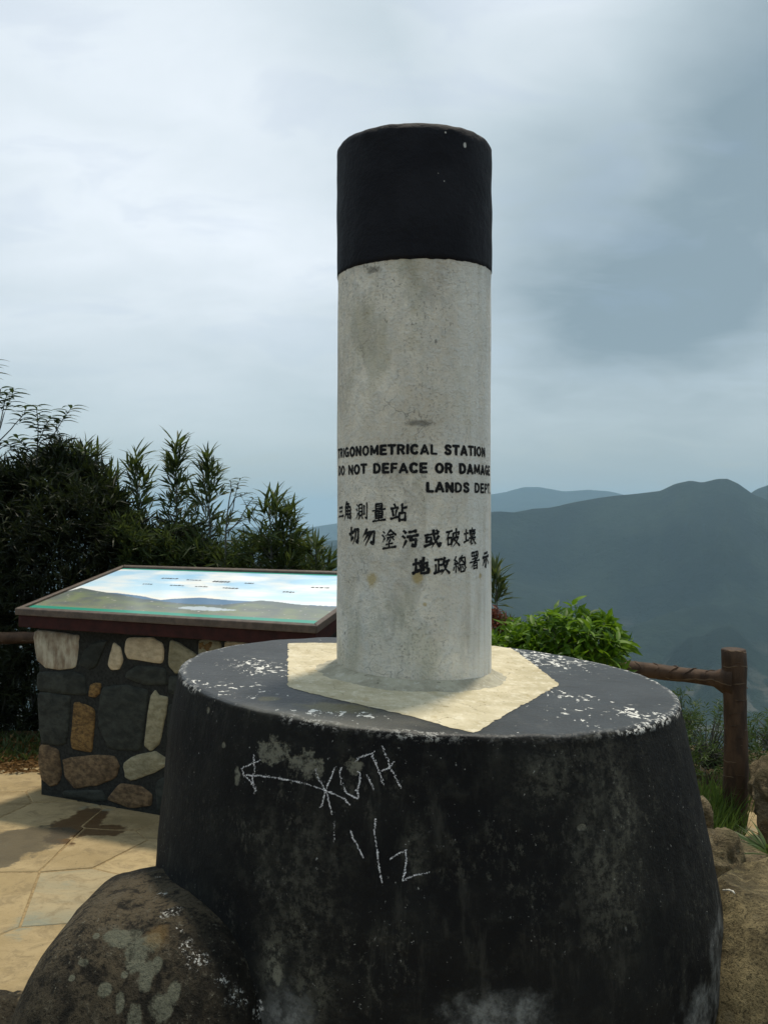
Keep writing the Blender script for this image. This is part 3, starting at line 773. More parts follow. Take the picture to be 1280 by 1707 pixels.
def mat_big():
    m, t = material('lichened_boulder')
    p = t.pos()
    a = t.noise(p, 4.5, 7, .62, .3); b = t.noise(t.map(p, (1, 1, .55), rot=(0, .5, 0)), 30, 6, .72); g = t.noise(p, 130, 4, .78)
    col = t.mix(t.ramp(a, .35, .65), (0.015, 0.013, 0.010), (0.060, 0.050, 0.033))
    col = t.mix(t.blob(onb(200, 1500), .14, 1.3, .4, 12, (1.5, 1, .7)), col, (0.095, 0.076, 0.048))
    col = t.mix(t.ramp(b, .38, .52, .9, 0), col, (0.007, 0.0065, 0.005))
    col = t.mix(t.ramp(b, .56, .66, 0, .6), col, (0.12, 0.108, 0.080))
    col = t.mix(t.ramp(g, .36, .48, .85, 0), col, (0.006, 0.0055, 0.0045))
    sp = t.mul(t.ramp(g, .60, .68), t.ramp(t.noise(p, 12, 3, .6), .42, .58))
    col = t.mix(t.mul(sp, .8), col, (0.17, 0.165, 0.13))
    L = [(205, 1562, .020, 1.5, .8), (228, 1588, .026, .8, 1.2), (250, 1572, .018, 1.1, .8), (245, 1625, .018, .7, 1.3), (262, 1610, .012, .7, 1.2), (290, 1655, .017, .6, 1.1), (270, 1680, .02, .9, 1.0), (200, 1670, .012, .6, 1.4), (208, 1625, .006, 1, 1), (176, 1650, .010, 1, 1.2), (161, 1560, .007, 1, 1), (225, 1700, .016, .7, 1.6), (120, 1630, .006, 1, 1), (140, 1605, .007, 1.2, .8)]
    li = t.maxm([t.blob(onb(x, y), rr_, .35, .42, 38, (sx_, 1, sz_)) for x, y, rr_, sx_, sz_ in L])
    col = t.mix(t.mul(li, t.mul(t.ramp(g, .3, .5, .4, .95), t.ramp(b, .34, .48, .35, 1))), col, (0.125, 0.128, 0.095))
    rust = t.blob(onb(262, 1560), .02, .8, .4, 40)
    col = t.mix(t.mul(rust, .5), col, (0.16, 0.10, 0.035))
    W_ = [(263, 1462), (270, 1490), (285, 1520), (300, 1548), (312, 1578), (330, 1597), (345, 1605), (372, 1632), (395, 1662), (410, 1668), (430, 1690)]
    wj = t.maxm([t.blob(onb(x, y), .006 + .004 * (k % 3), .9, .9, 60) for k, (x, y) in enumerate(W_)])
    col = t.mix(t.mul(wj, t.ramp(t.noise(p, 150, 3, .75), .53, .59)), col, (0.50, 0.50, 0.47))
    n = t.bump(t.add(t.mul(a, 1.2), t.add(t.mul(b, 1.0), t.mul(g, .3))), 1.0, .022)
    finish(t, col, .92, n, .2)
    return m
big.data.materials.clear(); big.data.materials.append(mat_big())
boulder('boulder', (.95, 1.78, .275), (.36, .40, .46), mr_brown, 'big flat topped brown boulder against the right side of the plinth', 5, lump=.12, flat=.78)
boulder('rock', P(1196, 1408, 2.9) - Vector((0, 0, .04)), (.085, .13, .10), mr_tan, 'small tan rock between the log post and the plinth', 8, lump=.35, ridge=.2, sub=4)
boulder('rock', P(1165, 1362, 3.3), (.05, .07, .08), mr_tan, 'small rock behind the tan one, half hidden by the plinth', 9, lump=.35, ridge=.2, sub=4)
boulder('rock', P(1318, 1335, 3.7), (.18, .2, .20), mr_tan, 'tall tan rock at the right edge behind the log post', 12, lump=.35, ridge=.25)
boulder('rock', P(1246, 1418, 3.3) - Vector((0, 0, .045)), (.14, .14, .07), mr_tan, 'low tan rock under the spiky leaves at the right edge', 14, lump=.3, sub=4)
boulder('rock', P(5, 1700, 2.3) - Vector((0, 0, .03)), (.09, .12, .09), mr_dark, 'dark mossy rock at the bottom left beside the flagstones', 15, lump=.35, ridge=.2, sub=4)
boulder('rock', P(40, 1645, 2.35) - Vector((0, 0, .11)), (.10, .12, .09), mr_tan, 'small tan broken rock at the left of the dark boulder', 17, lump=.4, ridge=.3, sub=4)

# ================================================================== GROUND, PAVING
def mat_ground():
    m, t = material('soil')
    p = t.pos()
    a = t.noise(p, 3, 6, .6); b = t.noise(p, 30, 5, .7); g = t.noise(p, 160, 3, .7)
    col = t.mix(t.ramp(a, .35, .65), (0.045, 0.033, 0.018), (0.12, 0.085, 0.045))
    col = t.mix(t.ramp(b, .5, .7, 0, .7), col, (0.20, 0.14, 0.07))
    finish(t, col, .95, t.bump(t.add(b, g), .8, .02), .1)
    return m
def mat_flag():
    m, t = material('flagstone')
    p = t.pos()
    a = t.noise(t.map(p, (1, 1.6, 1), rot=(0, 0, .3)), 3.2, 6, .6, .6); b = t.noise(t.map(p, (1, 2.2, 1), rot=(0, 0, .25)), 16, 6, .65); g = t.noise(p, 130, 4, .75)
    inf = t.node('ShaderNodeObjectInfo').outputs['Random']
    base = t.mix(t.ramp(inf, 0, 1, smooth=False), (0.215, 0.158, 0.078), (0.36, 0.275, 0.145))
    base = t.mix(t.ramp(t.math('FRACT', t.mul(inf, 7.3)), .93, .97), base, (0.25, 0.225, 0.15))
    col = t.mix(t.ramp(a, .35, .68, 0, .7), base, (0.40, 0.31, 0.175))
    col = t.mix(t.ramp(b, .5, .72, 0, .45), col, (0.24, 0.175, 0.09))
    wear = t.ramp(t.noise(t.map(p, (1, 1.2, 1), (8, 1, 0)), 9, 7, .75, .8), .46, .64, 0, .55)
    col = t.mix(wear, col, (0.165, 0.125, 0.070))
    grit = t.ramp(t.noise(p, 85, 4, .8), .60, .68, 0, .6)
    col = t.mix(grit, col, (0.10, 0.075, 0.045))
    blue = t.mul(t.ramp(t.noise(t.map(p, (1, 1.3, 1), (4.3, 1.1, 0)), 2.5, 4, .6), .58, .66), t.ramp(b, .38, .6, .1, .9))
    col = t.mix(t.mul(blue, .75), col, (0.185, 0.205, 0.165))
    col = t.mix(t.ramp(g, .30, .42, .5, 0), col, (0.10, 0.07, 0.035))
    st = t.maxm([t.blob(G(132, 1372), .105, .25, .55, 7, (1.0, 2.2, 1)), t.blob(G(165, 1384), .075, .25, .5, 7, (1.7, .9, 1))])
    col = t.mix(t.mul(st, .85), col, (0.060, 0.028, 0.010))
    st2 = t.maxm([t.blob(G(25, 1408), .13, .3, .5, 7, (1.3, 1.6, 1)), t.blob(G(75, 1392), .08, .3, .5, 9, (1.6, 1.0, 1)), t.blob(G(-15, 1430), .14, .3, .5, 9)])
    col = t.mix(t.mul(st2, .8), col, (0.065, 0.058, 0.042))
    wet = t.math('MAXIMUM', st, st2)
    finish(t, col, t.ramp(wet, 0, 1, .85, .5), t.bump(t.add(t.mul(a, .8), t.add(t.mul(b, .6), t.mul(g, .2))), .45, .010), .25)
    return m
mg = mat_ground()
def gz(x, y):
    """summit ground: level by the pillar, falling away beyond the fence"""
    d = max(0, y - 5.0 + .12 * x * (1 if x < 0 else .4), abs(x) - 3.4, -y - 3.5)
    d2 = max(0.0, y - 3.9) if x > 1.3 else 0
    z = -.010 - .02 * d - .42 * max(0, d - .5)
    z += .025 * noise.noise(Vector((x * 1.5, y * 1.5, 0))) * min(1, d * 2) + .012 * noise.noise(Vector((x * 7, y * 7, 2))) * min(1, d * 3)
    if x > .8: z += .02 * noise.noise(Vector((x * 3, y * 3, 0))) * min(1, x - .8)
    return z
vs, fs = [], []
NX, NY = 180, 200
for j in range(NY + 1):
    for i in range(NX + 1):
        x = -11 + 22 * i / NX; y = -9 + 24 * j / NY
        vs.append((x, y, gz(x, y)))
for j in range(NY):
    for i in range(NX):
        a = j * (NX + 1) + i; fs.append((a, a + 1, a + NX + 2, a + NX + 1))
mk('ground', vs, fs, mg, None, smooth=True, kind='structure')

# crazy paving: clipped Voronoi cells, each flagstone a piece of its own
paving = None
mflag = mat_flag()
mmort = mat_flat('paving_mortar', (0.26, 0.19, 0.10), .95, .1, 40, .3)
rs = random.Random(5)
seeds = []
reg = (-3.3, 1.9, -1.5, 4.95)
tries = 0
while tries < 9000:
    tries += 1
    q = Vector((rs.uniform(reg[0] - .3, reg[1] + .3), rs.uniform(reg[2] - .3, reg[3] + .3)))
    if all((q - s).length > .34 + .12 * math.sin(q.x * 3 + q.y * 2) for s in seeds): seeds.append(q)
vs = [(reg[0], reg[2], -.0025), (reg[1], reg[2], -.0025), (reg[1], 4.0, -.0025), (1.1, 4.86, -.0025), (-1.6, 4.95, -.0025), (reg[0], 4.72, -.0025)]
paving = mk('paving', vs, [(0, 1, 2, 3, 4, 5)], mmort, None, kind='structure')
def clip(poly, p, n):
    out = []
    for a, b in zip(poly, poly[1:] + poly[:1]):
        da = (a - p).dot(n); db = (b - p).dot(n)
        if da <= 0: out.append(a)
        if (da < 0) != (db < 0): out.append(a + (b - a) * (da / (da - db)))
    return out
bound = [Vector((reg[0], reg[2])), Vector((reg[1], reg[2])), Vector((reg[1], 4.0)), Vector((1.1, 4.84)), Vector((-1.6, 4.93)), Vector((reg[0], 4.70))]
for s in seeds:
    poly = list(bound)
    for o in seeds:
        if o is s or (o - s).length > 1.8: continue
        n = (o - s); L = n.length; n /= L
        poly = clip(poly, s + n * (L / 2 - .0022), n)
        if len(poly) < 3: break
    if len(poly) < 3: continue
    cen = sum(poly, Vector((0, 0))) / len(poly)
    ar = abs(sum(a.x * b.y - a.y * b.x for a, b in zip(poly, poly[1:] + poly[:1]))) / 2
    if ar < .01: continue
    if (cen - Vector(PL['c'])).length < .35: continue
    # wobble the outline a little, then bevel
    ring = []
    for a, b in zip(poly, poly[1:] + poly[:1]):
        n = max(1, int((b - a).length / .12))
        for k in range(n):
            q = a + (b - a) * k / n
            f = .995 + .02 * noise.noise(Vector((q.x * 6, q.y * 6, 1)))
            ring.append(cen + (q - cen) * f)
    h = rs.uniform(-.002, .0015); tx, ty = rs.uniform(-.005, .005), rs.uniform(-.005, .005)
    vs = [(q.x, q.y, -.0045) for q in ring]
    N_ = len(ring)
    for q in ring:
        i = cen + (q - cen) * .985; vs.append((i.x, i.y, h + tx * (i.x - cen.x) + ty * (i.y - cen.y)))
    vs.append((cen.x, cen.y, h + .001))
    fs = [(k, (k + 1) % N_, N_ + (k + 1) % N_, N_ + k) for k in range(N_)] + [(N_ + k, N_ + (k + 1) % N_, 2 * N_) for k in range(N_)]
    mk('flagstone', vs, fs, mflag, paving)

# ================================================================== INFORMATION DESK
A = Vector((-1.845, 4.35)); U = Vector((.9156, -.4027)); Wd = Vector((.4027, .9156))
BL, BD = 1.706, .800; ZF, ZB = EYE - .48, EYE - .304
desk_o = A + U * .85 + Wd * .4
desk = empty('viewpoint_desk', (desk_o.x, desk_o.y, 0), 'stone faced viewpoint desk with a tilted panorama panel in a dark red frame', 'information desk')
def bp(s, w, up=0.0):
    """point on the tilted board: s along the front, w (0..1) from front to back"""
    q = A + U * s + Wd * (BD * w)
    return Vector((q.x, q.y, ZF + (ZB - ZF) * w + up))
def ray_plane(px, py, p0, n):
    d = Vector(((px - 640) / FP, 1, (HY - py) / FP)); o = Vector((0, 0, EYE))
    t = (p0 - o).dot(n) / d.dot(n); return o + d * t
bn = (bp(1, 0) - bp(0, 0)).cross(bp(0, 1) - bp(0, 0)).normalized()
def board_uv(px, py):
    q = ray_plane(px, py, bp(0, 0), bn); d = Vector((q.x, q.y)) - A
    return d.dot(U), d.dot(Wd) / BD
mframe = mat_flat('dark_frame', (0.085, 0.060, 0.044), .5, .4, 30, .3, .15)
mred = mat_flat('dark_red_timber', (0.030, 0.0065, 0.005), .65, .2, 20, .35, .25)
def prism(c4, c4b, mat, name, parent, bev=0.0):
    """box between two quads"""
    vs = list(c4) + list(c4b)
    fs = [(0, 1, 2, 3), (7, 6, 5, 4), (0, 4, 5, 1), (1, 5, 6, 2), (2, 6, 7, 3), (3, 7, 4, 0)]
    bm = bmesh.new(); vv = [bm.verts.new(v) for v in vs]
    for f in fs: bm.faces.new([vv[i] for i in f])
    bmesh.ops.recalc_face_normals(bm, faces=bm.faces)
    if bev: bmesh.ops.bevel(bm, geom=bm.edges[:], offset=bev, segments=2, affect='EDGES', profile=.5)
    bm.verts.index_update(); bm.verts.ensure_lookup_table()
    o = mk(name, [v.co.copy() for v in bm.verts], [tuple(v.index for v in f.verts) for f in bm.faces], mat, parent)
    bm.free(); return o
fw = .030; fwv = fw / BD
# frame rails (mitred)
for (s0, w0, s1, w1, i0, j0, i1, j1) in ((0, 0, BL, 0, fw, fwv, BL - fw, fwv), (BL, 0, BL, 1, BL - fw, fwv, BL - fw, 1 - fwv), (BL, 1, 0, 1, BL - fw, 1 - fwv, fw, 1 - fwv), (0, 1, 0, 0, fw, 1 - fwv, fw, fwv)):
    top = [bp(s0, w0, .012), bp(s1, w1, .012), bp(i1, j1, .012), bp(i0, j0, .012)]
    low = [bp(s0, w0, -.022), bp(s1, w1, -.022), bp(i1, j1, -.022), bp(i0, j0, -.022)]
    prism(top, low, mframe, 'frame_rail', desk, .004)
# tray below: dark red apron
ins = .012
prism([bp(ins, .015, -.0235), bp(BL - ins, .015, -.0235), bp(BL - ins, .985, -.0235), bp(ins, .985, -.0235)],
      [bp(ins, .015, -.085), bp(BL - ins, .015, -.085), bp(BL - ins, .985, -.085), bp(ins, .985, -.085)], mred, 'apron', desk, .003)
# printed panorama: colours carried by the vertices of the sheet (flat print)
gu, gv = 420, 170
s0, s1 = fw - .004, BL - fw + .004; w0, w1 = fwv - .006, 1 - fwv + .006
def interp(pts, x):
    if x <= pts[0][0]: return pts[0][1]
    for (xa, ya), (xb, yb) in zip(pts, pts[1:]):
        if x <= xb: return ya + (yb - ya) * (x - xa) / (xb - xa)
    return pts[-1][1]
def bl(pts): return sorted(board_uv(x / 2.207, 930 + y / 2.207) for x, y in pts)
far = bl([(300, 128), (420, 128), (520, 140), (590, 155), (640, 150), (740, 146), (850, 156), (960, 162), (1100, 172), (1235, 178)])
near = bl([(150, 150), (240, 125), (300, 110), (360, 122), (440, 134), (520, 150), (600, 160), (700, 170), (820, 172), (880, 166), (960, 156), (1030, 163), (1100, 172), (1235, 180)])
water = bl([(300, 128), (460, 140), (560, 155), (700, 166), (820, 166)])
band = bl([(125, 181), (1165, 240)])
lk = [board_uv(x / 2.207, 930 + y / 2.207) for x, y in ((665, 190), (745, 175), (830, 189), (760, 193))]
lc = (sum(a for a, b in lk) / 4, sum(b for a, b in lk) / 4)
vs = []; cols = []
def nz(a, b, c=0): return noise.noise(Vector((a, b, c)))
def fbm(a, b, c=0): return nz(a, b, c) + .5 * nz(a * 2.1, b * 2.1, c) + .25 * nz(a * 4.3, b * 4.3, c) + .12 * nz(a * 9, b * 9, c)
def mixc(a, b, f): f = max(0, min(1, f)); return tuple(x + (y - x) * f for x, y in zip(a, b))
for j in range(gv + 1):
    for i in range(gu + 1):
        s = s0 + (s1 - s0) * i / gu; w = w0 + (w1 - w0) * j / gv
        vs.append(bp(s, w, .0))
        n = interp(near, s); fr = interp(far, s)
        hl = n + .004 * fbm(s * 14, 0, 3)
        if w < w0 + .085: c = (0.015, 0.27, 0.185)
        elif w > w1 - .028: c = (0.05, 0.36, 0.28)
        elif w < hl:
            d = (hl - w) / max(.001, hl)
            f = fbm(s * 9, w * 14, 1); f2 = fbm(s * 40, w * 60, 2)
            c = mixc((0.115, 0.145, 0.125), (0.185, 0.225, 0.115), .5 + f * .9 + d * .5 - .2)
            c = mixc(c, (0.27, 0.22, 0.20), .35 * max(0, f2) + .25 * d); c = mixc(c, (0.10, 0.125, 0.155), max(0, .7 - d * 3.5))
            c = mixc(c, (0.075, 0.08, 0.10), max(0, .5 * nz(s * 6 + 3, w * 10)))
            if f2 > .75: c = (0.55, 0.52, 0.48)
        elif w < fr + .003 * fbm(s * 20, 1, 3): c = (0.095, 0.19, 0.32)
        else:
            f = fbm(s * 3.2, w * 8, 5) * .9 + .35 + .4 * nz(s * 1.5, 2, 2)
            sky0 = mixc((0.60, 0.80, 0.92), (0.28, 0.55, 0.82), (w - n) * 1.4)
            c = mixc(sky0, (0.86, 0.87, 0.86), f * 1.1)
            if w - fr < .06: c = mixc((.93, .86, .74), c, (w - fr) / .06 if s < 1.0 else .7)
        e_ = ((s - lc[0]) / .16) ** 2 + ((w - lc[1]) / (.036 * (1 - .4 * abs(s - lc[0]) / .16))) ** 2
        if e_ + .6 * fbm(s * 30, w * 30, 7) < 1: c = (0.46, 0.53, 0.58)
        cols.append(c)
fs = []
for j in range(gv):
    for i in range(gu):
        a = j * (gu + 1) + i; fs.append((a, a + 1, a + gu + 2, a + gu + 1))
mp, t = material('printed_panorama')
at = t.node('ShaderNodeAttribute'); at.attribute_name = 'print'
finish(t, at.outputs['Color'], .32, None, .5, coat=.35)
panel = mk('panorama_panel', vs, fs, mp, desk)
ca = panel.data.color_attributes.new('print', 'FLOAT_COLOR', 'POINT')
flat_ = []
for c in cols: flat_ += [c[0], c[1], c[2], 1]
ca.data.foreach_set('color', flat_)
# tiny illegible place captions and their leader lines, the white ones in the green margin
mink = mat_flat('caption_ink', (0.07, 0.075, 0.09), .6); mwh = mat_flat('caption_white', (0.78, 0.80, 0.78), .6)
def bars(lst, mat, name):
    vs, fs = [], []
    for (cx, cy, wpx, hpx) in lst:
        s, w = board_uv(cx / 2.207, 930 + cy / 2.207)
        sb, _ = board_uv((cx + wpx) / 2.207, 930 + cy / 2.207); L = abs(sb - s)
        x = s - L / 2
        while x < s + L / 2:
            l = random.uniform(.008, .022); hh = random.uniform(.006, .011) * hpx; y0 = w + random.uniform(-.002, .002)
            o = len(vs); vs += [bp(x, y0 - hh, .0012), bp(x + l * .8, y0 - hh, .0012), bp(x + l * .8, y0 + hh, .0012), bp(x, y0 + hh, .0012)]
            fs.append((o, o + 1, o + 2, o + 3)); x += l * 1.15
    mk(name, vs, fs, mat, panel, kind='stuff')
bars([(622, 76, 55, 1), (710, 82, 50, .7), (812, 88, 60, 1.4), (915, 94, 30, 1), (650, 102, 50, .8), (740, 106, 45, .8), (845, 112, 55, 1), (545, 97, 40, .7), (1060, 126, 40, .9), (1180, 110, 75, .9)], mink, 'caption')
bars([(500, 213, 28, .8), (545, 215, 24, .8), (590, 217, 26, .8), (635, 219, 26, .8), (430, 209, 24, .7)], mwh, 'margin_caption')
# --- masonry body
b0 = .10
F0 = A + Wd * b0
PLh = lambda s, z: Vector(((F0 + U * s).x, (F0 + U * s).y, z))
fn = Vector((-Wd.x, -Wd.y, 0))                                    # front normal, towards the camera
mmor2 = mat_flat('masonry_mortar', (0.024, 0.025, 0.023), .95, .15, 70, .4, .6)
sL0, sR0 = .075, BL - .09
dep = .60
def body_pt(s, d, z):
    q = F0 + U * s + Wd * d; return Vector((q.x, q.y, z))
tap = -.02
zt_f, zt_b = ZF - .080 + (ZB - ZF) * (b0 / BD), ZF - .080 + (ZB - ZF) * ((b0 + dep) / BD)
prism([body_pt(sL0, 0, -.03), body_pt(sR0, 0, -.03), body_pt(sR0, dep, -.03), body_pt(sL0, dep, -.03)],
      [body_pt(sL0 + tap, 0, zt_f), body_pt(sR0 - tap, 0, zt_f), body_pt(sR0 - tap, dep, zt_b), body_pt(sL0 + tap, dep, zt_b)], mmor2, 'masonry_core', desk, .004)
def stone_mat(name, c0, c1, sc=30, vert=False):
    m, t = material(name)
    p = t.pos(); a = t.noise(t.map(p, (1, 1, .35) if vert else (1, 1, 1.8)), sc, 6, .65); g = t.noise(p, 220, 3, .7); b = t.noise(p, 9, 3, .6)
    col = t.mix(t.ramp(a, .34, .66), c0, c1)
    col = t.mix(t.ramp(b, .45, .65, 0, .4), col, tuple(x * .5 for x in c0))
    finish(t, col, .85, t.bump(t.add(a, t.mul(g, .3)), .7, .01), .2)
    return m
SM = {'pale': stone_mat('pale_stone', (0.24, 0.18, 0.125), (0.48, 0.44, 0.345), 26, True), 'cream': stone_mat('cream_stone', (0.44, 0.35, 0.23), (0.60, 0.50, 0.34), 30),
      'olive': stone_mat('olive_stone', (0.22, 0.195, 0.12), (0.33, 0.30, 0.20), 30), 'slate': stone_mat('slate_stone', (0.022, 0.025, 0.022), (0.046, 0.050, 0.043), 18),
      'orange': stone_mat('orange_stone', (0.085, 0.050, 0.022), (0.25, 0.15, 0.055), 40), 'brown': stone_mat('brown_stone', (0.075, 0.050, 0.030), (0.20, 0.135, 0.075), 28)}
def stone(ring, mat, nrm, proud=.008):
    """ring: world points on the wall face (counter-clockwise seen from outside)"""
    cen = sum(ring, Vector((0, 0, 0))) / len(ring)
    # Chaikin rounding
    for w_ in (.10, .22):
        ring = [q for a, b in zip(ring, ring[1:] + ring[:1]) for q in (a * (1 - w_) + b * w_, a * w_ + b * (1 - w_))]
    ring = [cen + (q - cen) * (1.07 + .07 * noise.noise(q * 35)) for q in ring]
    n = len(ring); vs = [q - nrm * .01 for q in ring]
    vs += [cen + (q - cen) * .975 + nrm * proud * .55 for q in ring]
    vs += [cen + (q - cen) * .90 + nrm * proud * (1 + .3 * noise.noise(q * 30)) for q in ring]
    vs += [cen + (q - cen) * .45 + nrm * proud * (1.12 + .3 * noise.noise(q * 22)) for q in ring]
    vs.append(cen + nrm * proud * 1.15)
    fs = []
    for r in range(3):
        for k in range(n):
            fs.append((r * n + k, r * n + (k + 1) % n, (r + 1) * n + (k + 1) % n, (r + 1) * n + k))
    for k in range(n): fs.append((3 * n + k, 3 * n + (k + 1) % n, 4 * n))
    return mk('stone', vs, fs, mat, desk, smooth=True)
K2 = 4.923
ST = [('pale', [(92, 52), (440, 92), (450, 130), (428, 350), (300, 372), (190, 352), (120, 300)]),
      ('slate', [(500, 230), (560, 165), (690, 140), (650, 220), (600, 340), (540, 370), (455, 330)]),
      ('cream', [(740, 158), (795, 200), (818, 290), (790, 370), (720, 376), (695, 330), (718, 240)]),
      ('cream', [(850, 112), (1060, 112), (1147, 172), (1140, 325), (862, 282), (838, 230)]),
      ('slate', [(850, 400), (930, 345), (1160, 360), (1165, 500), (1000, 500), (850, 440)]),
      ('slate', [(120, 400), (380, 388), (500, 420), (510, 572), (390, 578), (125, 545)]),
      ('orange', [(550, 500), (590, 483), (637, 490), (625, 570), (590, 602), (538, 592)]),
      ('slate', [(125, 566), (385, 596), (380, 660), (352, 990), (160, 982), (130, 800)]),
      ('orange', [(420, 645), (470, 655), (590, 700), (560, 1052), (400, 1012), (393, 950)]),
      ('slate', [(650, 520), (850, 508), (1020, 552), (990, 800), (960, 1030), (700, 1012), (622, 820)]),
      ('olive', [(1080, 553), (1112, 590), (1182, 600), (1172, 720), (1112, 990), (1040, 1027), (993, 990), (1028, 700), (1048, 590)]),
      ('brown', [(138, 1000), (200, 998), (290, 1040), (312, 1250), (280, 1312), (220, 1327), (150, 1270), (130, 1150)]),
      ('brown', [(330, 1110), (560, 1078), (740, 1090), (778, 1170), (752, 1260), (600, 1322), (430, 1342), (356, 1260)]),
      ('olive', [(828, 1140), (920, 1080), (1080, 1048), (1162, 1098), (1172, 1160), (1060, 1222), (890, 1282), (838, 1250)]),
      ('brown', [(800, 1308), (960, 1330), (1052, 1400), (1042, 1490), (870, 1512), (700, 1440), (735, 1380)]),
      ('slate', [(1195, 660), (1330, 640), (1340, 900), (1180, 960)]), ('slate', [(1190, 1000), (1330, 980), (1330, 1180), (1210, 1200)]),
      ('slate', [(1090, 1280), (1300, 1230), (1330, 1500), (1100, 1540)]), ('slate', [(330, 1370), (640, 1360), (680, 1460), (340, 1440)]),
      ('olive', [(1205, 140), (1270, 152), (1430, 260), (1300, 400), (1245, 400), (1190, 330)]), ('orange', [(1440, 150), (1560, 140), (1550, 225), (1450, 210)]), ('slate', [(1200, 430), (1320, 440), (1310, 600), (1190, 560)])]
wall_p = body_pt(0, 0, 0)
tn = fn
slopev = Vector((0, 0, 0))
for kind, pts in ST:
    ring = []
    for x, y in pts:
        q = ray_plane(40 + x / K2, 1040 + y / K2, wall_p, fn)
        q.z = min(max(q.z, .012), zt_f - .004); ring.append(q)
    if (ring[1] - ring[0]).cross(ring[2] - ring[1]).dot(fn) < 0: ring = ring[::-1]
    area = Vector((0, 0, 0))
    for a, b in zip(ring, ring[1:] + ring[:1]): area += a.cross(b)
    if area.dot(fn) < 0: ring = ring[::-1]
    stone(ring, SM[kind], fn)
# the rest of the masonry: the hidden end of the front and the two flanks
rs = random.Random(11)
def field(origin, ud, length, h, nrm, zb=0.02):
    z = zb
    while z < h - .06:
        rh = min(rs.uniform(.12, .2), h - z - .005); x = .02
        while x < length - .05:
            rw = min(rs.uniform(.12, .28), length - x - .01)
            if rw > .05:
                j = lambda: rs.uniform(-.012, .012)
                c = [origin + ud * (x + .012 + j()) + Vector((0, 0, z + .01)), origin + ud * (x + rw * .5) + Vector((0, 0, z + .006)), origin + ud * (x + rw - .012) + Vector((0, 0, z + .012)),
                     origin + ud * (x + rw - .01 + j()) + Vector((0, 0, z + rh - .012)), origin + ud * (x + rw * .5) + Vector((0, 0, z + rh - .006)), origin + ud * (x + .01 + j()) + Vector((0, 0, z + rh - .014))]
                ar = Vector((0, 0, 0))
                for a, b in zip(c, c[1:] + c[:1]): ar += a.cross(b)
                if ar.dot(nrm) < 0: c = c[::-1]
                stone(c, SM[rs.choice(['slate', 'slate', 'brown', 'olive', 'pale', 'cream'])], nrm)
            x += rw
        z += rh
U3 = Vector((U.x, U.y, 0)); W3 = Vector((Wd.x, Wd.y, 0))
field(body_pt(1.02, 0, 0), U3, sR0 - 1.02, zt_f, fn)
field(body_pt(sR0, 0, 0), W3, dep, zt_f, U3)
field(body_pt(sL0, 0, 0), W3, dep, zt_f, -U3)

# ================================================================== LOG-STYLE RAILING
def mat_log():
    m, t = material('painted_concrete_log')
    p = t.pos()
    a = t.noise(t.map(p, (3, 3, 1)), 8, 5, .6); g = t.noise(p, 120, 3, .7)
    col = t.mix(t.ramp(a, .35, .65), (0.032, 0.017, 0.009), (0.068, 0.038, 0.021))
    v = t.vadd(p, t.vadd(t.noise(p, 10, 2, .5, col=True), (.06, .06, .06), 'MULTIPLY'))
    rg = t.ramp(t.math('ABSOLUTE', t.math('SUBTRACT', t.math('FRACT', t.mul(t.sep(v)[2], 14)), .5)), 0, .06, 1, 0)
    rg = t.mul(rg, t.ramp(t.noise(p, 13, 2), .47, .55))
    col = t.mix(t.mul(rg, .8), col, (0.14, 0.095, 0.055))
    finish(t, col, .72, t.bump(t.add(a, t.add(t.mul(g, .25), t.mul(rg, 1.0))), .5, .008), .3)
    return m
mlog = mat_log()
posts = [Vector((1.61, 4.0, .0)), Vector((.34, 4.87, 0)), Vector((-1.15, 5.35, 0)), Vector((-2.95, 5.30, 0))]
railing = empty('log_railing', (posts[0].x, posts[0].y, 0), 'brown concrete railing shaped like logs running behind the desk and plinth', 'railing')
def post(c, top=.80):
    b = MB(); pts = []; rad = []
    for i in range(26):
        z = -.25 + (top + .25) * i / 25
        pts.append(Vector((c.x + .006 * math.sin(z * 5), c.y, z))); rad.append(.0535 + .002 * math.sin(z * 9) + .003 * noise.noise(Vector((c.x, z * 8, 0))))
    pts += [Vector((pts[-1].x, c.y, top + .004))]; rad += [.0495]
    b.tube(pts, rad, 20, True, .10)
    return b.build('post', mlog, railing, smooth=False)
for c in posts:
    o = post(c)
    me = o.data; me.polygons.foreach_set('use_smooth', [len(p.vertices) == 4 for p in me.polygons])
for a, b in zip(posts, posts[1:]):
    mb_ = MB(); pts = []; rad = []
    d = (b - a); L = d.length; n = 34
    for i in range(n + 1):
        f = i / n; e_ = min(f, 1 - f) * L
        pts.append(a + d * f + Vector((0, 0, .655 + .012 * math.sin(f * math.pi))))
        rad.append(.036 + .040 * max(0, 1 - max(0, e_ - .030) / .075) ** 2 + .0015 * math.sin(f * 30))
    mb_.tube(pts, rad, 14, True, .15)
    mb_.build('rail', mlog, railing, smooth=True)
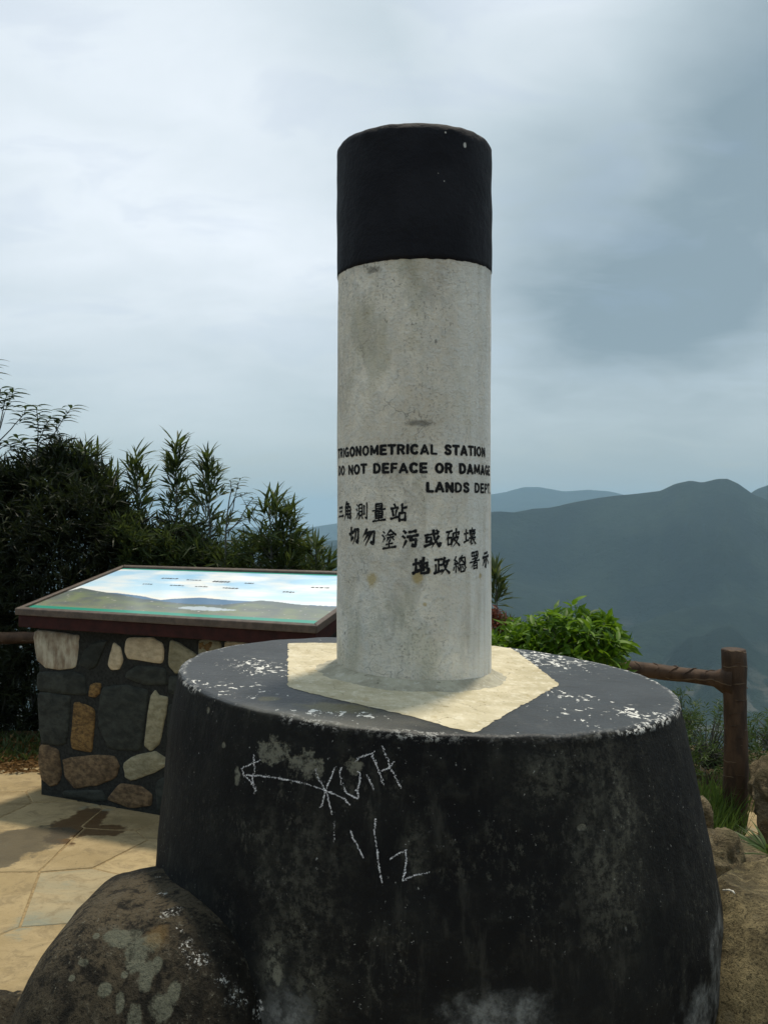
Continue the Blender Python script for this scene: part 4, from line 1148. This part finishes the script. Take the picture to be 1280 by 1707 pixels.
# raised bark seams over the visible rail, as on the cast logs
mb_ = MB(); a, b = posts[0], posts[1]
for k in range(16):
    f = .07 + k * .055; c = a + (b - a) * f + Vector((0, 0, .655 + .012 * math.sin(f * math.pi)))
    dd = (b - a).normalized(); sx_ = Vector((-dd.y, dd.x, 0))
    pts = [c + sx_ * math.cos(q) * .0372 + Vector((0, 0, math.sin(q) * .0372)) + dd * (.020 * math.sin(q * 2.2 + k) + .01 * noise.noise(Vector((q * 2, k, 0)))) for q in [R(10 + 16 * j) for j in range(11)]]
    mb_.tube(pts, [.0018 + .0012 * math.sin(math.pi * j / 10) for j in range(11)], 5)
mb_.build('bark_seam', mlog, railing, smooth=True, kind='stuff')
mb_ = MB()
for k in range(13):
    z = .06 + k * .057; a0 = random.uniform(170, 330) if k % 3 else 250; sp = random.uniform(25, 60); c = posts[0]
    pts = [Vector((c.x + .006 * math.sin(z * 5) + math.cos(R(q)) * .0545, c.y + math.sin(R(q)) * .0545, z + .004 * math.sin(R(q * 3)))) for q in [a0 + sp * j / 8 for j in range(9)]]
    mb_.tube(pts, [.0012 + .0012 * math.sin(math.pi * j / 8) for j in range(9)], 5)
mb_.build('bark_seam', mlog, railing, smooth=True, kind='stuff')

# ================================================================== VEGETATION
rv = random.Random(21)
LEAFMESH = {}
def leaf_mesh(kind, length, width, droop, mat, seg=5):
    """one shared folded blade for leaves that are parts of their own"""
    vs, fs = [], []
    for i in range(seg + 1):
        f = i / seg; w = width * .5 * (math.sin(math.pi * min(1, f * .93 + .07)) ** .8) * (1.0 if f < 1 else 0)
        z = -droop * length * f * f
        if i in (0, seg): w = width * .04
        vs += [(f * length, -w, z + w * .35), (f * length, 0, z), (f * length, w, z + w * .35)]
    for i in range(seg):
        a = i * 3; fs += [(a, a + 3, a + 4, a + 1), (a + 1, a + 4, a + 5, a + 2)]
    me = bpy.data.meshes.new('leaf'); me.from_pydata(vs, [], fs); me.materials.append(mat)
    me.polygons.foreach_set('use_smooth', [True] * len(fs))
    LEAFMESH[kind] = me
    return me
leaf_mesh('bamboo', .135, .0155, .18, M['bamboo'])
leaf_mesh('sapling', .125, .030, .48, M['sapling'])
leaf_mesh('bright', .054, .018, .18, M['bright'])
leaf_mesh('spiky', .16, .013, .25, M['fern'])
def place_leaf(kind, p, d, parent, scale=1.0, roll=None):
    d = Vector(d).normalized()
    o = bpy.data.objects.new('leaf', LEAFMESH[kind]); C.objects.link(o); o.parent = parent
    up = Vector((rv.uniform(-.4, .4), rv.uniform(-.4, .4), 1))
    y = up.cross(d)
    if y.length < 1e-3: y = Vector((0, 1, 0))
    y.normalize(); z = d.cross(y)
    m = Matrix((d, y, z)).transposed()
    o.location = Vector(p) - parent.location; o.rotation_euler = m.to_euler(); o.scale = (scale,) * 3
    return o
def sph():
    while True:
        v = Vector((rv.uniform(-1, 1), rv.uniform(-1, 1), rv.uniform(-1, 1)))
        if .05 < v.length < 1: return v.normalized()
def bamboo(tip, D, label, height_px=260, parts=80, nb=9, spread=.16, bushy=1.0, lean=0.0, mat='bamboo'):
    """an upright leafy cane: starbursts of pointed leaves up the stem"""
    T = P(tip[0], tip[1], D)
    h = height_px / FP * D
    base = Vector((T.x - lean, D + rv.uniform(-.05, .05), gz(T.x, D) - .05))
    o = empty('bamboo_shrub', base, label, 'bamboo')
    st = MB(); fo = MB(); spots = []
    L = T.z - base.z
    def stem_at(f): return base + (T - base) * f + Vector((.05 * math.sin(f * 3 + D), 0, 0)) * (1 - f)
    st.tube([stem_at(i / 14) for i in range(15)], [.010 * (1 - i / 16) + .0015 for i in range(15)], 6)
    z = T.z
    k = 0
    while T.z - z < min(L * .95, h):
        dz = T.z - z; f = 1 - dz / L; c = stem_at(f); grow = min(1, dz / (h * .55) + .12)
        for q in range(2 if dz < .06 else 3):
            a = rv.uniform(0, 2 * math.pi); r = rv.uniform(.25, 1) * spread * grow * bushy
            e_ = c + Vector((math.cos(a) * r, math.sin(a) * r, r * rv.uniform(.35, 1.1)))
            if dz > .03: st.tube([c, (c + e_) / 2 + Vector((0, 0, -.005)), e_], [.0028, .002, .0012], 4, False)
            axis = (e_ - c).normalized() if (e_ - c).length > .01 else Vector((0, 0, 1)); axis = (axis + Vector((0, 0, .7))).normalized()
            for j in range(rv.randint(5, 8)):
                d = (axis + sph() * rv.uniform(.6, 1.0)).normalized(); d.z = d.z * .8 + .12
                spots.append((e_ + axis * rv.uniform(-.05, .02), d, rv.uniform(.7, 1.15)))
        z -= rv.uniform(.028, .045); k += 1
    # the leaves nearest the tip stand clear of each other: parts; the rest is one mass
    spots.sort(key=lambda s: -s[0].z)
    for i, (p, d, sc) in enumerate(spots):
        if i < parts: place_leaf('bamboo', p, d, o, sc)
        else: fo.leaf(p, d, .135 * sc, .016, .3)
    st.build('stem', M['stem'], o, smooth=True)
    if fo.v: fo.build('foliage', M[mat], o, kind='stuff')
    return o
bamboo((293, 743), 5.9, 'tall bamboo shoot with spiky leaves, highest behind the panorama panel', 260, 110, spread=.14)
bamboo((347, 764), 5.8, 'bamboo shoot with spiky leaves right of the tallest one', 230, 110, spread=.15)
bamboo((229, 766), 6.0, 'bamboo shoot at the right shoulder of the big dark thicket', 300, 100, spread=.18)
bamboo((186, 792), 6.1, 'bamboo shoot standing out of the top right of the largest thicket', 120, 90, spread=.15)
bamboo((140, 752), 6.1, 'short bamboo shoot crowning the largest thicket beside the leafy sapling', 90, 80, spread=.16)
bamboo((450, 838), 5.4, 'bushy bamboo clump with long pointed leaves above the panel, beside the bare sapling', 190, 120, spread=.20, bushy=1.25)
bamboo((478, 858), 5.45, 'short bamboo shoot leaning on the right of the bushy clump', 150, 70, spread=.15)
bamboo((526, 912), 5.3, 'lowest bamboo shoot, just left of the white column', 80, 60, spread=.10)
bamboo((826, 958), 4.6, 'bamboo tip peeping out at the right of the white column above red leaves', 50, 24, spread=.03)

def sapling(pts_list, D, label, droop_leaf=.42, n_each=9, scale=1.0):
    """open branched sapling: bare arching branches, long drooping leaves near the ends"""
    first = P(*pts_list[0][0], D); base = Vector((first.x, D, gz(first.x, D) - .03))
    o = empty('sapling', base, label, 'sapling')
    st = MB()
    for pl in pts_list:
        Dk = D + rv.uniform(-.08, .08) if pl is not pts_list[0] else D
        w = [P(x, y, D + (Dk - D) * i / max(1, len(pl) - 1)) for i, (x, y) in enumerate(pl)]
        if pl is pts_list[0]: w = [base] + w
        # smooth
        q = []
        for i in range(len(w) - 1):
            a, b = w[i], w[i + 1]
            for k in range(4):
                f = k / 4; q.append(a + (b - a) * f + Vector((.003 * math.sin(i * 4 + k), 0, 0)))
        q.append(w[-1])
        r0 = .007 if pl is pts_list[0] else .0045
        st.tube(q, [r0 * (1 - .75 * i / len(q)) for i in range(len(q))], 6)
        end = q[-1]; dirn = (q[-1] - q[-4]).normalized()
        for k in range(n_each):
            f = k / n_each; p = end - dirn * .18 * f * scale
            a = k * 2.4
            side = Vector((math.cos(a), math.sin(a) * .7, .30))
            place_leaf('sapling', p, (side + dirn * .18).normalized(), o, scale * rv.uniform(.75, 1.1) * 1.0)
    st.build('branches', M['stem'], o, smooth=True)
    return o
sapling([[(58, 900), (60, 800), (64, 740), (63, 690), (62, 678)], [(60, 770), (85, 735), (104, 700), (122, 678)], [(85, 735), (92, 748), (112, 742)], [(62, 760), (40, 742), (28, 728)], [(60, 800), (92, 782), (140, 752)], [(60, 800), (38, 770), (22, 745), (10, 738)],
         [(62, 740), (76, 712), (86, 694)], [(64, 745), (70, 735), (95, 725)]], 6.0, 'leafy sapling with long drooping leaves rising from the dark thicket at left', scale=.95, n_each=16)
sapling([[(-25, 880), (-20, 780), (-5, 730), (8, 672), (14, 655)], [(-12, 745), (20, 715), (40, 690), (46, 678)], [(-5, 730), (8, 690), (24, 650)], [(-30, 700), (-20, 640), (-6, 602)], [(-15, 700), (-2, 672), (2, 648)]], 5.95,
        'bare stemmed sapling with drooping leaves, cut by the left edge of the view', scale=.9, n_each=13)
sapling([[(377, 900), (378, 860), (386, 820), (384, 800)], [(378, 880), (390, 845), (394, 815), (402, 797)], [(377, 890), (402, 865), (414, 840), (424, 830)], [(378, 885), (398, 872), (412, 862)], [(380, 850), (392, 830), (412, 822)]], 5.5,
        'thin bare sapling with small curled leaves between two bamboo clumps', scale=.5, n_each=12)

# the dark thicket, one mass of interlocking bamboo and shrubs
OUT = [(-220, 700), (-60, 760), (0, 800), (40, 790), (90, 768), (130, 772), (160, 795), (190, 828), (215, 862), (260, 884), (330, 898), (400, 918), (440, 905), (500, 925), (540, 950), (600, 985), (840, 1010)]
def thicket(x0, x1, D0, D1, nleaf, label, mat, lscale=1.0, dy=0, top_only=False):
    cx = (x0 + x1) / 2; Dm = (D0 + D1) / 2; c = P(cx, 1000, Dm)
    o = empty('thicket', (c.x, Dm, gz(c.x, Dm)), label, 'shrub')
    fo = MB(); st = MB()
    for k in range(nleaf // 7):
        px = rv.uniform(x0, x1); D = rv.uniform(D0, D1)
        top = interp(OUT, px) + dy + 34 * noise.noise(Vector((px * .035, D * 2.5, 0))) + rv.random() ** 2 * 22 - (rv.random() ** 6) * 30
        # clumps: density and orientation vary through the volume
        f = rv.random() ** (1.6 if not top_only else 2.2)
        zt_ = P(px, top, D).z; zb_ = gz(P(px, top, D).x, D)
        if top_only: zb_ = P(px, 1010, D).z
        p = P(px, top, D); p.z = zt_ - (zt_ - zb_) * f
        dens = noise.noise(Vector((p.x * 3, p.y * 3, p.z * 3)))
        if dens < -.15 and f > .1 and rv.random() < .7: continue
        axis = Vector((rv.uniform(-.5, .5), rv.uniform(-.7, .1), rv.uniform(.2, 1))).normalized()
        for j in range(7):
            d = (axis + sph() * .85).normalized()
            fo.leaf(p + sph() * .03, d, rv.uniform(.08, .14) * lscale, rv.uniform(.011, .017) * lscale, rv.uniform(.1, .7))
    for k in range(9):
        px = rv.uniform(x0, x1); D = rv.uniform(D0 + .3, D1 + .4); t = P(px, interp(OUT, px) + dy + 30, D); b = Vector((t.x + rv.uniform(-.25, .25), D, gz(t.x, D)))
        st.tube([b, (b + t) / 2 + Vector((rv.uniform(-.05, .05), 0, 0)), t], [.009, .006, .003], 5)
    st.build('stems', M['stem'], o, smooth=True)
    fo.build('foliage', M[mat], o, kind='stuff')
    return o
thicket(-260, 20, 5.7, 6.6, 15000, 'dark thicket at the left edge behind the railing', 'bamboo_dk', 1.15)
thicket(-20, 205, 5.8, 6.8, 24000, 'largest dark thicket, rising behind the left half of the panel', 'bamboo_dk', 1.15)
thicket(180, 360, 5.7, 6.5, 11000, 'olive bamboo undergrowth below the two tallest shoots', 'bamboo_dk', 1.0, 5)
thicket(200, 400, 5.55, 5.8, 6000, 'lighter olive bamboo growing just above the panel frame', 'bamboo', .9, 24, True)
thicket(370, 545, 5.35, 6.0, 7500, 'green undergrowth beneath the bushy bamboo clump', 'bamboo', .9, 0)
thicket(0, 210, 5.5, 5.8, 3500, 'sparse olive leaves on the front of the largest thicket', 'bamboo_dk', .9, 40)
thicket(560, 860, 5.2, 5.8, 5000, 'low undergrowth behind the white column', 'bamboo', .9, 40)

def bush(c, rad, n, leafkind, parts, label, mat, lsc=1.0, name='bush', lw=.021, ll=.062, cat='bush', up=.55):
    """rounded bush: rosettes of leaves at twig ends over an uneven crown"""
    o = empty(name, (c.x, c.y, gz(c.x, c.y)), label, cat)
    st = MB(); fo = MB(); sp = []
    root = Vector((c.x, c.y, gz(c.x, c.y)))
    for k in range(n):
        d = sph(); d.z = abs(d.z) * 1.0 - .35
        d.normalize()
        lump = 1 + .28 * noise.noise(d * 2.4 + c * 3) + .12 * noise.noise(d * 6)
        f = rv.random() ** .35
        e_ = c + Vector((d.x * rad[0], d.y * rad[1], d.z * rad[2])) * lump * f
        if k % 3 == 0: st.tube([root.lerp(c, .6) + sph() * .02, c.lerp(e_, .5) + sph() * .02, e_], [.004, .003, .0015], 4, False)
        ax = (Vector((d.x, d.y, d.z)) + Vector((0, 0, up)) + sph() * .3).normalized()
        for j in range(7):
            a = j * 2.4 + k; x, y = basis(ax)
            ld = (ax * rv.uniform(.25, .9) + x * math.cos(a) + y * math.sin(a)).normalized()
            sp.append((e_ + ax * .004 * j, ld, rv.uniform(.5, 1.25) * lsc, f))
    sp.sort(key=lambda s: (s[0].y - c.y) / rad[1] - (s[0].z - c.z) / rad[2])
    for i, (p, d, sc, f) in enumerate(sp):
        if i < parts: place_leaf(leafkind, p, d, o, sc)
        else: fo.leaf(p, d, ll * sc, lw * sc, .2)
    st.build('twigs', M['stem'], o, smooth=True)
    if fo.v: fo.build('foliage', M[mat], o, kind='stuff')
    return o
bush(P(945, 1092, 3.35), (.220, .20, .175), 300, 'bright', 300, 'bright green glossy leaved bush behind the plinth, right of the white column', 'bright')
bush(P(862, 1090, 3.30), (.10, .14, .115), 90, 'bright', 60, 'small offshoot of glossy green leaves between red leaves and the bright bush', 'bright', .9)
bush(P(824, 1042, 3.45), (.045, .05, .045), 30, 'bright', 0, 'little plant with reddish leaves beside the white column', 'red', .62, 'red_leaved_plant', cat='plant')
bush(P(1178, 1262, 4.7), (.20, .25, .30), 420, 'bright', 0, 'feathery green shrub seen between the plinth and the log post', 'fern', .72, 'shrub', .010, .055, 'shrub')
bush(P(1130, 1200, 4.9), (.10, .15, .17), 130, 'bright', 0, 'small green shrub top touching the right rim of the plinth', 'fern', .65, 'shrub', .010, .055, 'shrub')
bush(P(1300, 1250, 4.6), (.17, .25, .20), 300, 'bright', 0, 'feathery dark shrub at the right edge beyond the log post', 'fern', .7, 'shrub', .010, .055, 'shrub')
bush(P(1250, 1330, 4.9), (.35, .25, .22), 300, 'bright', 0, 'low shrub behind the foot of the log post', 'fern', .7, 'shrub', .010, .055, 'shrub')
# grass tuft left of the post, spiky plant by the rocks, litter and weeds at the paving edge
g = MB()
for k in range(900):
    px = rv.gauss(1185, 26); p = P(px, 1372, 3.9 + rv.uniform(-.25, .3)); p.z = gz(p.x, p.y) - .02 + rv.uniform(0, .05)
    g.leaf(p, Vector((rv.uniform(-.5, .5), rv.uniform(-.5, .3), 1)), rv.uniform(.12, .30), .006, rv.uniform(.2, .8))
g.build('grass', M['grass'], None, kind='stuff', label='bright grass growing left of the foot of the log post', cat='grass')
c = P(1282, 1412, 3.0)
sp_ = empty('spiky_plant', (c.x, c.y, 0), 'small plant with long arching leaves over the rocks at the right edge', 'plant')
for k in range(34):
    a = rv.uniform(0, 6.28); place_leaf('spiky', c + Vector((0, 0, -.03)), Vector((math.cos(a), math.sin(a), rv.uniform(.1, 1.1))), sp_, rv.uniform(.6, 1.05))
fol = MB(); fol.tube([Vector((c.x, c.y, gz(c.x, c.y))), c + Vector((0, 0, -.03))], [.008, .006], 6); fol.build('stem', M['stem'], sp_)
g = MB()
for k in range(2200):
    px = rv.uniform(-150, 70); D = rv.uniform(4.78, 5.5); x = (px - 640) / FP * D
    p = Vector((x, D, gz(x, D) + .004 + rv.random() * .02)); d = sph(); d.z *= .25
    g.leaf(p, d, rv.uniform(.03, .08), rv.uniform(.008, .02), .1)
g.build('leaf_litter', M['litter'], None, kind='stuff', label='dry brown leaf litter along the far edge of the paving', cat='leaf litter')
g = MB()
for k in range(1500):
    px = rv.uniform(-200, 80); D = rv.uniform(4.98, 5.6); x = (px - 640) / FP * D
    p = Vector((x, D, gz(x, D))); g.leaf(p, Vector((rv.uniform(-.8, .8), rv.uniform(-.8, .5), 1)), rv.uniform(.05, .14), rv.uniform(.006, .014), .6)
g.build('weeds', M['bamboo'], None, kind='stuff', label='low weeds at the foot of the dark thicket beyond the paving', cat='weeds')
# plaster drips and a bit of white string where plinth meets the right boulder
mpl = mat_flat('white_plaster', (0.60, 0.58, 0.52), .85, .2, 120, .3, .5)
b_ = MB(); q = [P(1204, 1484, 1.74), P(1214, 1483.5, 1.73), P(1221, 1486, 1.72), P(1224, 1490, 1.715)]
b_.tube(q, [.0016, .0019, .0019, .0012], 6); b_.build('white_cord', mpl, None, smooth=True, label='short curled white cord end lying where the plinth meets the right boulder', cat='cord')

# ================================================================== HILLS
RID = [  # depth, profile in photo pixels, fall per metre towards / away
    (3300, [(-900, 900), (0, 985), (300, 960), (500, 925), (560, 906), (620, 898), (700, 876), (770, 862), (820, 853), (880, 849), (915, 844), (940, 838), (1000, 829), (1025, 826), (1060, 823), (1100, 818), (1125, 806), (1150, 800.5), (1170, 804), (1195, 798), (1212, 798), (1230, 806), (1255, 823), (1290, 835), (1500, 880), (2200, 900)], .40, .35),
    (4600, [(1100, 900), (1200, 850), (1255, 818), (1275, 808), (1300, 798), (1400, 790), (1600, 820), (2200, 850)], .4, .35),
    (9500, [(-900, 860), (500, 880), (700, 850), (790, 829), (820, 823), (850, 815), (872, 811), (900, 812), (940, 818), (980, 815), (1010, 818), (1040, 824), (1100, 830), (1400, 850), (2200, 850)], .3, .3),
    (2300, [(-900, 1300), (800, 1180), (960, 1110), (1010, 1070), (1060, 1040), (1120, 1018), (1180, 1006), (1240, 1003), (1320, 1010), (1500, 1000), (2200, 980)], .35, .40),
]
def hz_(x, y):
    r = math.hypot(x, y)
    base = -6 - .42 * max(0, r - 8) if r < 900 else -380
    base = max(base, -380 + 14 * noise.noise(Vector((x / 500, y / 500, 0))))
    if y > 300:
        px = 640 + FP * x / y
        for k, (D, prof, s0_, s1_) in enumerate(RID):
            yw = D * (1 + .035 * math.sin(x / y * 9 + k)) 
            zr = EYE + (HY - interp(prof, px)) / FP * y if False else EYE + (HY - interp(prof, px)) / FP * yw
            dd = yw - y
            fall = (s0_ if dd > 0 else s1_) * abs(dd)
            rid = noise.noise(Vector((x / 420 + k * 3, y / 700, 1.5))); rid2 = noise.noise(Vector((x / 150, y / 260, 5)))
            z = zr - fall * (1 + .45 * rid + .15 * rid2) - min(1, abs(dd) / 300) * (45 * abs(rid) + 12 * abs(rid2))
            if z > base: base = z
    elif y < 0 and r > 1500:
        base += max(0, 330 * (.4 + noise.noise(Vector((x / 2500, y / 2500, 9))))) * min(1, (r - 1500) / 1500)
    return base
vs, fs = [], []
az = []
a = -180.0
while a < 180:
    az.append(a); a += .22 if abs(a) < 42 else 3.0
rr = [8 * (19000 / 8) ** (i / 200) for i in range(201)]
extra = []
for D in (2300, 3300, 4600, 9500):
    extra += [D * (.93 + .01 * i) for i in range(15)]
rr = sorted(set(rr + extra))
NAZ = len(az)
for r in rr:
    for a in az:
        x = r * math.sin(R(a)); y = r * math.cos(R(a)); vs.append((x, y, hz_(x, y)))
for j in range(len(rr) - 1):
    for i in range(NAZ):
        p0 = j * NAZ + i; p1 = j * NAZ + (i + 1) % NAZ
        fs.append((p0, p1, p1 + NAZ, p0 + NAZ))
mh, t = material('forested_hillside')
p = t.pos()
a_ = t.noise(p, .004, 7, .65); b_n = t.noise(p, .03, 6, .75)
col = t.mix(t.ramp(a_, .38, .64), (0.008, 0.016, 0.013), (0.018, 0.030, 0.021))
col = t.mix(t.ramp(b_n, .4, .7, 0, .7), col, (0.008, 0.015, 0.011))
x_, y_, z_ = t.sep(p)
low = t.mul(t.ramp(z_, -300, -370), t.ramp(t.noise(p, .006, 4, .6), .54, .60))
col = t.mix(t.mul(low, .6), col, (0.12, 0.115, 0.10))
finish(t, col, .95, t.bump(t.add(b_n, t.mul(a_, 2)), .8, 12), .1)
mk('hills', vs, fs, mh, None, smooth=True, kind='structure')
# a few pale buildings far down in the valley
rb = random.Random(3)
mvb = mat_flat('pale_render', (0.42, 0.41, 0.38), .8, .2, .5, .15, 0)
for k in range(7):
    px = rb.uniform(1245, 1278); D = rb.uniform(1500, 1900) * .75; x = (px - 640) / FP * D
    zb_ = hz_(x, D)

# ================================================================== HAZE
hx = 20500
hv = [(-hx, -hx, -460), (hx, -hx, -460), (hx, hx, -460), (-hx, hx, -460), (-hx, -hx, 330), (hx, -hx, 330), (hx, hx, 330), (-hx, hx, 330)]
hm = bpy.data.materials.new('haze_air'); hm.use_nodes = True; hm.node_tree.nodes.clear()
t = NT(hm.node_tree)
pv = t.node('ShaderNodeVolumePrincipled'); pv.inputs['Color'].default_value = (.52, .78, 1.0, 1); pv.inputs['Density'].default_value = 0.78e-4; pv.inputs['Anisotropy'].default_value = .1
ho = t.node('ShaderNodeOutputMaterial'); t.l.new(pv.outputs[0], ho.inputs['Volume'])
mk('haze', hv, [(3, 2, 1, 0), (4, 5, 6, 7), (0, 1, 5, 4), (1, 2, 6, 5), (2, 3, 7, 6), (3, 0, 4, 7)], hm, None, kind='stuff')

# repeats share a group
GR = {'bamboo_shrub': 'bamboo shoots around the viewpoint', 'sapling': 'saplings at the left', 'thicket': 'thickets beyond the railing', 'shrub': 'feathery shrubs around the log post', 'rock': 'rocks at the edges of the paving', 'boulder': 'boulders at the foot of the plinth'}
for o in list(S.objects):
    if o.parent is None and o.name.split('.')[0] in GR: o['group'] = GR[o.name.split('.')[0]]
